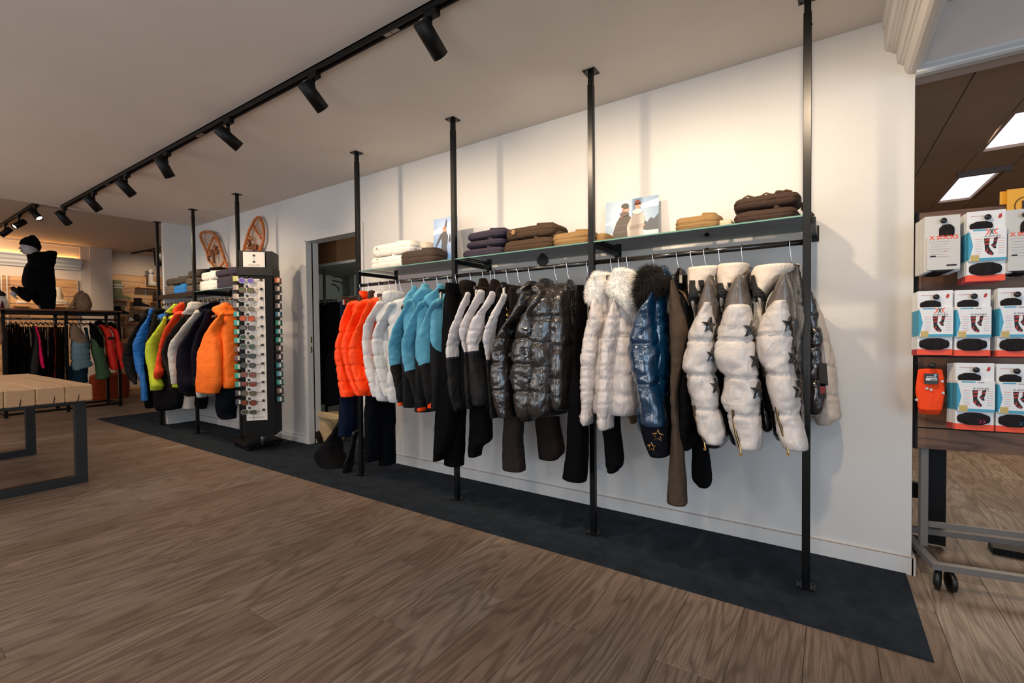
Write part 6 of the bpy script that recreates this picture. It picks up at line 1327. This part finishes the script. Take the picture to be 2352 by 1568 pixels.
soft('collar', [(980, -60, 20), (1030, -60, 110), (1080, -60, 165), (1095, -60, 150)], 11, cloth((40, 34, 32)), T, axis=0, val=-10.45, depth=.12, wr=.01)
soft('print_stripe', [(1270, 30, 55), (1330, 15, 90), (1400, 5, 105), (1450, 0, 110)], 11, cloth((80, 22, 40)), T, axis=0, val=-10.37, depth=.02, wr=.002)
for yy, zz in ((-.9, 1.0), (.9, 1.1)): pass
# ------------------------------------------------------------------ sock gondola on the right
GU = Vector((.983, .184, 0)); GN = Vector((.184, -.983, 0)); G0 = Vector((.054, -.123, 0))
def gp(s, z, c=0): return G0+GU*s+Z*z-GN*c         # c: distance behind the front bar
def atg(px, py, c):
    p0 = G0-GN*c; d = ray(px, py); t = ((p0-CAM).dot(GN))/d.dot(GN); return CAM+d*t
WAL = mat_wood('walnut_slat', (86, 58, 42), (122, 86, 64), 5, (.1, 1, 1), 16, .55)
T = thing('sock_display', 'wheeled grey steel display with walnut slat boards full of sock packs', 'display stand', gp(.4, 0, .2))
PC = .17
FRM = plain('grey_powder_coat', (104, 100, 98), .4, noise_amt=.05)
def gb(s0, s1, z0, z1, c0, c1, name, mat, par=T, bev=.001): return MB().obox(gp((s0+s1)/2, (z0+z1)/2, (c0+c1)/2), GU, GN, Z, (s1-s0)/2, (c1-c0)/2, (z1-z0)/2, bev).build(name, mat, par)
gb(0, 1.3, .088, .114, 0, .03, 'front_bar', FRM); gb(0, .03, .088, .114, .03, .42, 'side_bar', FRM); gb(0, 1.3, .088, .114, .42, .45, 'rear_bar', FRM)
gb(.02, .048, .114, 1.62, .19, .22, 'upright', FRM); gb(.6, .63, .114, 1.62, .19, .22, 'upright', FRM)
gb(.03, 1.3, .20, .225, .20, .215, 'stretcher', FRM)
for s in (.03, 1.2):
    for c in (.02, .40):
        q = gp(s, 0, c); g = MB().tube([q+Z*.088, q+Z*.045], .009, 8).build('caster_stem', BLKM, T, True)
        for k in (-1, 1): MB().lathe(q+Vector((.010*k+(.016), .0, .043)), (k, .25, 0), [(0, .034), (.003, .042), (.018, .041), (.024, .028)], 20).build('caster_wheel', BLKP, g, True)
zb = [atg(2103, y, PC).z for y in (1030, 981, 900, 818, 716, 613, 538, 488)]
zl = [(zb[i], zb[i+1]) for i in range(len(zb)-1)]
for z0, z1 in zl: gb(.0, 1.3, z0+.003, z1-.003, PC, PC+.018, 'slat_board', WAL)
for z in zb[1:-1]: gb(.0, 1.3, z-.004, z+.004, PC+.008, PC+.016, 'slat_groove', BLKM)
gb(-.01, .0, zb[0], zb[-1], PC-.002, PC+.03, 'end_strip', BLKM)
# yellow display card above
YC = plain('yellow_card', (232, 168, 44), .5)
for (x0, x1, y0, y1, c, l) in ((2313, 2420, 425, 492, .155, 'front yellow sign card with a black circled letter above the socks'), (2297, 2330, 437, 470, .175, 'second yellow sign card behind the circled one')):
    a = atg(x0, y1, c); b = atg(x1, y0, c); t = thing('sign_card', l, 'sign', a)
    MB().poly([a, Vector((b.x, b.y, a.z)), b, Vector((a.x, a.y, b.z))], .004, -GN).build('card', YC, t)
    if c < .16:
        cc = atg(2356, 471, c-.003); R_ = .034
        MB().tube([cc+GU*(R_*math.cos(k*math.pi/16))+Z*(R_*1.05*math.sin(k*math.pi/16)) for k in range(33)], .0014, 6, False).build('circle', plain('dark_brown_ink', (50, 32, 20), .6), t)
        text('B', cc, GU, Z, .052, plain('dark_brown_ink', (50, 32, 20), .6), t, bold=.0006)
PW_ = plain('pack_white', (218, 220, 222), .45); PG = plain('pack_grey', (192, 192, 190), .5); PB = plain('pack_blue', (58, 150, 184), .45); PO = plain('pack_orange', (232, 74, 34), .5); PR = plain('pack_red', (170, 30, 30), .5)
SOCK = cloth((36, 34, 36), wr=.6, weave=.6); SG = plain('pack_gold', (186, 164, 96), .5); SRD = plain('sock_red_print', (176, 44, 36), .6); TXT = plain('pack_small_print', (140, 142, 146), .6)
SGR = 'sock packs on the display'
def pack(x0, x1, y0, y1, c, kind, label, nback=6, det=True, sockc=None, tip=None, hint=0, shx=0):
    """front pack, then nback more packs behind it on the same hook"""
    a = atg(x0, y1, c); u_ = GU
    w_ = (atg(x1, (y0+y1)/2, c)-atg(x0, (y0+y1)/2, c)).length; h_ = atg(x0, y0, c).z-a.z
    for i in range(nback+1):
        off = -GN*(.0125*i)+Vector((0, 0, -.0012*i))+GU*(random.uniform(-.002, .002)+shx*i); A = a+off
        P = lambda s, t, d=0: A+u_*(s*w_)+Z*(t*h_)+GN*d
        lab = label if i == 0 else '%s, %s behind the front' % (label.replace('front ', ''), hn[i-1])
        t = thing('sock_pack', lab, 'sock pack', P(.5, 0), SGR)
        MB().obox(P(.5, .5), u_, GN, Z, w_/2, .0008, h_/2).build('backing_card', PG if kind == 'back' else PW_, t)
        if kind == 'back':
            MB().obox(P(.52, .32, .005), u_, GN, Z, w_*.47, .005, h_*.30, .002).build('wrap', PG, t)
            soft_box(P(.62, .70, .003), w_*.22, .006, h_*.12, SOCK, t)
            soft_box(P(.5, .05, .002), w_*.36, .006, h_*.06, SOCK, t)
        else:
            soft_box(P(.36, .78, .004), w_*.30, .007, h_*.06, SOCK if sockc is None else sockc, t)
            MB().obox(P(.5, .51, .008), u_, GN, Z, w_*.49, .0065, h_*.23, .002).build('wrap', PW_, t)
            soft_box(P(.48, .17, .004), w_*.43, .008, h_*.08, SOCK, t)
            MB().obox(P(.5, .045, .001), u_, GN, Z, w_*.5, .001, h_*.045).build('orange_edge', PO if i < 2 else PR, t)
            MB().obox(P(.02, .50, .006), u_, GN, Z, w_*.02, .009, h_*.20, .001).build('blue_side', PB, t)
        kn = (nback and i == 0)
        if i == 0:
            MB().tube([P(.5, .90, .012), P(.5, .90, -.0125*nback-.03)], .003, 6).build('hook_rod', STEEL, T, True)
            MB().lathe(P(.5, .90, .010), GN, [(0, .010), (.005, .011), (.008, .008)], 16).build('hook_knob', BLKP, T, True)
        if i == 0 and det:
            if kind == 'back':
                text('X SOCKS', P(.52, .60, .0108), u_, Z, .0225, PO, t, sx=1.0, bold=.0003)
                for k in range(7): MB().obox(P(.40-.02*(k % 3), .53-.045*k, .0103), u_, GN, Z, w_*(.30-.05*(k % 3)), .0002, .0006).build('print_line', TXT, t)
                MB().obox(P(.74, .10, .0103), u_, GN, Z, w_*.14, .0002, .0035).build('barcode', INK, t); MB().obox(P(.22, .27, .0103), u_, GN, Z, w_*.08, .0002, .003).build('black_tab', INK, t)
                MB().tube([P(.52, .36, .0103), P(.58, .375, .0103), P(.62, .36, .0103), P(.56, .345, .0103), P(.52, .36, .0103)], .0005, 4).build('red_loop', PO, t)
            else:
                f = .0148
                MB().obox(P(.55, .305, f), u_, GN, Z, w_*.43, .0002, h_*.018).build('blue_strip', PB, t); MB().obox(P(.30, .72, f), u_, GN, Z, w_*.18, .0002, h_*.010).build('blue_strip', PB, t)
                MB().obox(P(.17, .325, f+.0003), u_, GN, Z, w_*.11, .0003, h_*.045).build('gold_label', SG, t)
                MB().poly([P(.03, .70, f), P(.12, .50, f), P(.03, .32, f)], .0003, GN).build('blue_wedge', PB, t)
                if hint: 
                    for q in ([(.44, .73), (.52, .69), (.44, .65), (.48, .65), (.56, .69), (.48, .73)], [(.76, .73), (.68, .69), (.76, .65), (.72, .65), (.64, .69), (.72, .73)]): MB().poly([P(x, y, f) for x, y in q], .0003, GN).build('chevron_print', PO, t)
                    for q in ([(.54, .73), (.565, .73), (.66, .65), (.635, .65)], [(.66, .73), (.635, .73), (.54, .65), (.565, .65)]): MB().poly([P(x, y, f) for x, y in q], .0003, GN).build('chevron_print', INK, t)
                text('X-SOCKS', P(.62, .625, f), u_, Z, .0095, INK, t, sx=1.25); MB().obox(P(.66, .598, f), u_, GN, Z, w_*.16, .0002, .0007).build('print_line', PO, t)
                for q, cc in (([(.40, .60), (.55, .60), (.53, .48), (.60, .42), (.66, .38), (.62, .355), (.52, .37), (.43, .42), (.42, .50)], INK), ([(.66, .60), (.76, .61), (.73, .53), (.70, .49), (.72, .455), (.66, .45), (.58, .50), (.64, .53)], INK)): MB().poly([P(x, y, f) for x, y in q], .0002, GN).build('sock_print', cc, t)
                for q in ([(.42, .58), (.54, .585), (.54, .56), (.42, .555)], [(.425, .53), (.535, .535), (.535, .51), (.425, .505)], [(.44, .42), (.51, .46), (.50, .40), (.46, .40)], [(.55, .40), (.62, .375), (.60, .36), (.54, .37)], [(.66, .57), (.74, .575), (.73, .555), (.66, .55)], [(.63, .50), (.69, .505), (.66, .48), (.62, .48)]): MB().poly([P(x, y, f+.0002) for x, y in q], .0002, GN).build('sock_print', SRD, t)
                for k in range(7):
                    MB().obox(P(.26, .59-.034*k, f), u_, GN, Z, w_*.09, .0002, .0006).build('print_line', TXT if k % 3 else PO, t)
                    MB().obox(P(.85, .59-.034*k, f), u_, GN, Z, w_*.08, .0002, .0006).build('print_line', TXT if k % 3 != 1 else PO, t)
                MB().obox(P(.62, .715, f), u_, GN, Z, w_*.09, .0002, .002).build('barcode', TXT, t)
                MB().poly([P(x, y, .0012) for x, y in ((.84, .94), (.90, .945), (.90, .90), (.85, .875), (.80, .89))], .0003, GN).build('foot_print', SRD, t); MB().obox(P(.30, .93, .0012), u_, GN, Z, w_*.2, .0002, .0007).build('print_line', SRD, t)
                if tip: 
                    ccx = P(.66, .14, .0135)
                    for k in (0, 1): MB().tube([ccx+GU*(k*.011)+Z*.007-GU*.008, ccx+GU*(k*.011), ccx+GU*(k*.011)-Z*.007-GU*.008], .0011, 5).build('chevron', tip, t)
def soft_box(c, a, b, h, mat, par):
    SEED[0] += 1; R = []
    for i in range(7):
        u = i/6; r = (1-(2*u-1)**4*.45); R.append((c+Z*(h*(1-2*u)), a*r, b, u))
    soft_mesh(R, (), n=16, ex=3.2, wr=.0015, fq=30, seed=SEED[0], cap=.003, ax=GU).build('folded_sock', mat, par, True)
CROPS[20] = (2060, 420, 2.613)
def fx(v): return 2060+v/2.613
def fy(v): return 420+v/2.613
PK_ = plain('chevron_pink', (224, 50, 120), .5); BK_ = plain('chevron_blue', (50, 130, 180), .5)
pack(fx(165), fx(378), fy(205), fy(535), -.02, 'back', 'front grey-backed sock pack, top row nearest the wall', 7, shx=-.0005)
pack(fx(420), fx(652), fy(176), fy(592), -.02, 'front', 'front white sock pack in the middle of the top row', 6, hint=1)
pack(fx(650), fx(870), fy(165), fy(540), -.02, 'back', 'front grey-backed sock pack at the right edge of the top row', 5)
pack(fx(124), fx(335), fy(650), fy(1030), -.02, 'front', 'front white sock pack, second row nearest the wall', 5, hint=1)
pack(fx(342), fx(556), fy(645), fy(1036), -.02, 'front', 'front white sock pack in the middle of the second row', 5)
pack(fx(604), fx(820), fy(632), fy(1040), -.02, 'front', 'front white sock pack at the right edge of the second row', 6)
pack(fx(348), fx(580), fy(1078), fy(1476), -.02, 'front', 'front white sock pack with pink chevrons in the bottom row', 6, tip=PK_)
pack(fx(590), fx(815), fy(1085), fy(1490), -.02, 'front', 'front white sock pack with blue chevrons, right end of bottom row', 5, tip=BK_)
# orange sock pair
for i in range(3):
    c = .02+.02*i; a = atg(fx(112+4*i), fy(1352+12*i), c); b = atg(fx(288-4*i), fy(1125), c); t = thing('sock_pair', ['front orange socks with pale flowers and a black label', 'orange socks behind the labelled pair', 'rearmost orange socks on the bottom hook'][i], 'socks', (a+b)/2, 'orange socks on the bottom hook')
    w_ = (Vector((b.x, b.y, 0))-Vector((a.x, a.y, 0))).length; h_ = b.z-a.z
    SEED[0] += 1; R = [((a+b)/2+Z*(h_*(.5-u_/8)), w_/2*(.85+.15*math.sin(u_/8*3.1)), .009, u_/8) for u_ in range(9)]
    soft_mesh(R, (.78,), n=22, ex=3, wr=.003, fq=20, seed=SEED[0], cap=.006, ax=GU, puff=.08).build('knit', cloth((244, 74, 28), wr=.5, weave=.5), t, True)
    if i == 0:
        L0 = atg(fx(206), fy(1175), -.004+.002)
        lb = MB().obox(L0, GU, GN, Z, .023, .001, .022).build('label_card', plain('label_charcoal', (44, 44, 46), .5), t); text('BARTS', L0+GN*.0015+Z*.008, GU, Z, .0085, plain('print_white', (235, 235, 235), .4), lb, sx=1.3)
        MB().obox(L0+GN*.0015-Z*.002, GU, GN, Z, .018, .0003, .005).build('price_sticker', PW_, lb); MB().obox(L0+GN*.002-Z*.0035+GU*.006, GU, GN, Z, .009, .0003, .0018).build('barcode', INK, lb)
        MB().lathe(L0+GN*.001+Z*.016+GU*.013, GN, [(0, .0045), (.0006, .0045)], 12).build('blue_dot', plain('dot_blue', (130, 180, 210), .5), lb)
        for (x, y) in ((180, 1232), (272, 1190), (278, 1260), (118, 1300), (205, 1240)):
            cc = atg(fx(x), fy(y), .0065)
            for k in range(5): an = k*1.257; MB().lathe(cc+GU*(.0032*math.cos(an))+Z*(.0032*math.sin(an)), GN, [(0, .0026), (.001, .0024)], 8).build('flower_petal', plain('petal_pale', (196, 206, 214), .7), t)
q = atg(fx(210), fy(1095), 0); MB().tube([q, q-GN*.17], .003, 6).build('hook_rod', STEEL, T, True); MB().lathe(q, GN, [(0, .011), (.005, .012), (.008, .008)], 16).build('hook_knob', BLKP, T, True)
# what stands behind the display
tag(MB().box(.09, .175, .385, .44, .02, .62).build('support_column', BLKM), 'black panel leg standing behind the sock display', 'stand leg')
tag(MB().box(.012, .055, .46, .50, .0, .62).build('support_column', BLKM), 'slim black upright behind the wall corner', 'stand leg')
tag(MB().box(.012, .12, .46, .50, .22, .30).build('support_crossbar', BLKM), 'black crossbar behind the grey upright', 'crossbar')
tag(MB().box(.36, .62, .46, .56, .0, .03, bev=.004).build('stand_base', BLKM), 'flat black foot of a stand on the floor at the right edge', 'stand foot')
tag(MB().box(.10, 2.0, 1.15, 1.19, .0, .62, bev=.0).build('low_oak_front', mat_wood('amber_oak', (128, 84, 44), (168, 116, 66), 4, (.1, 1, 1), 10)), 'low amber wood panel behind the sock display', 'panel') if False else None
lamp('AREA', 'passage_warm_fill', (1.2, 2.4, 2.35), (1.2, 2.2, 0), 75, (1, .84, .64), shape='RECTANGLE', size=1.2, size_y=2.0)  # unseen warm light added to brighten the passage and its floor
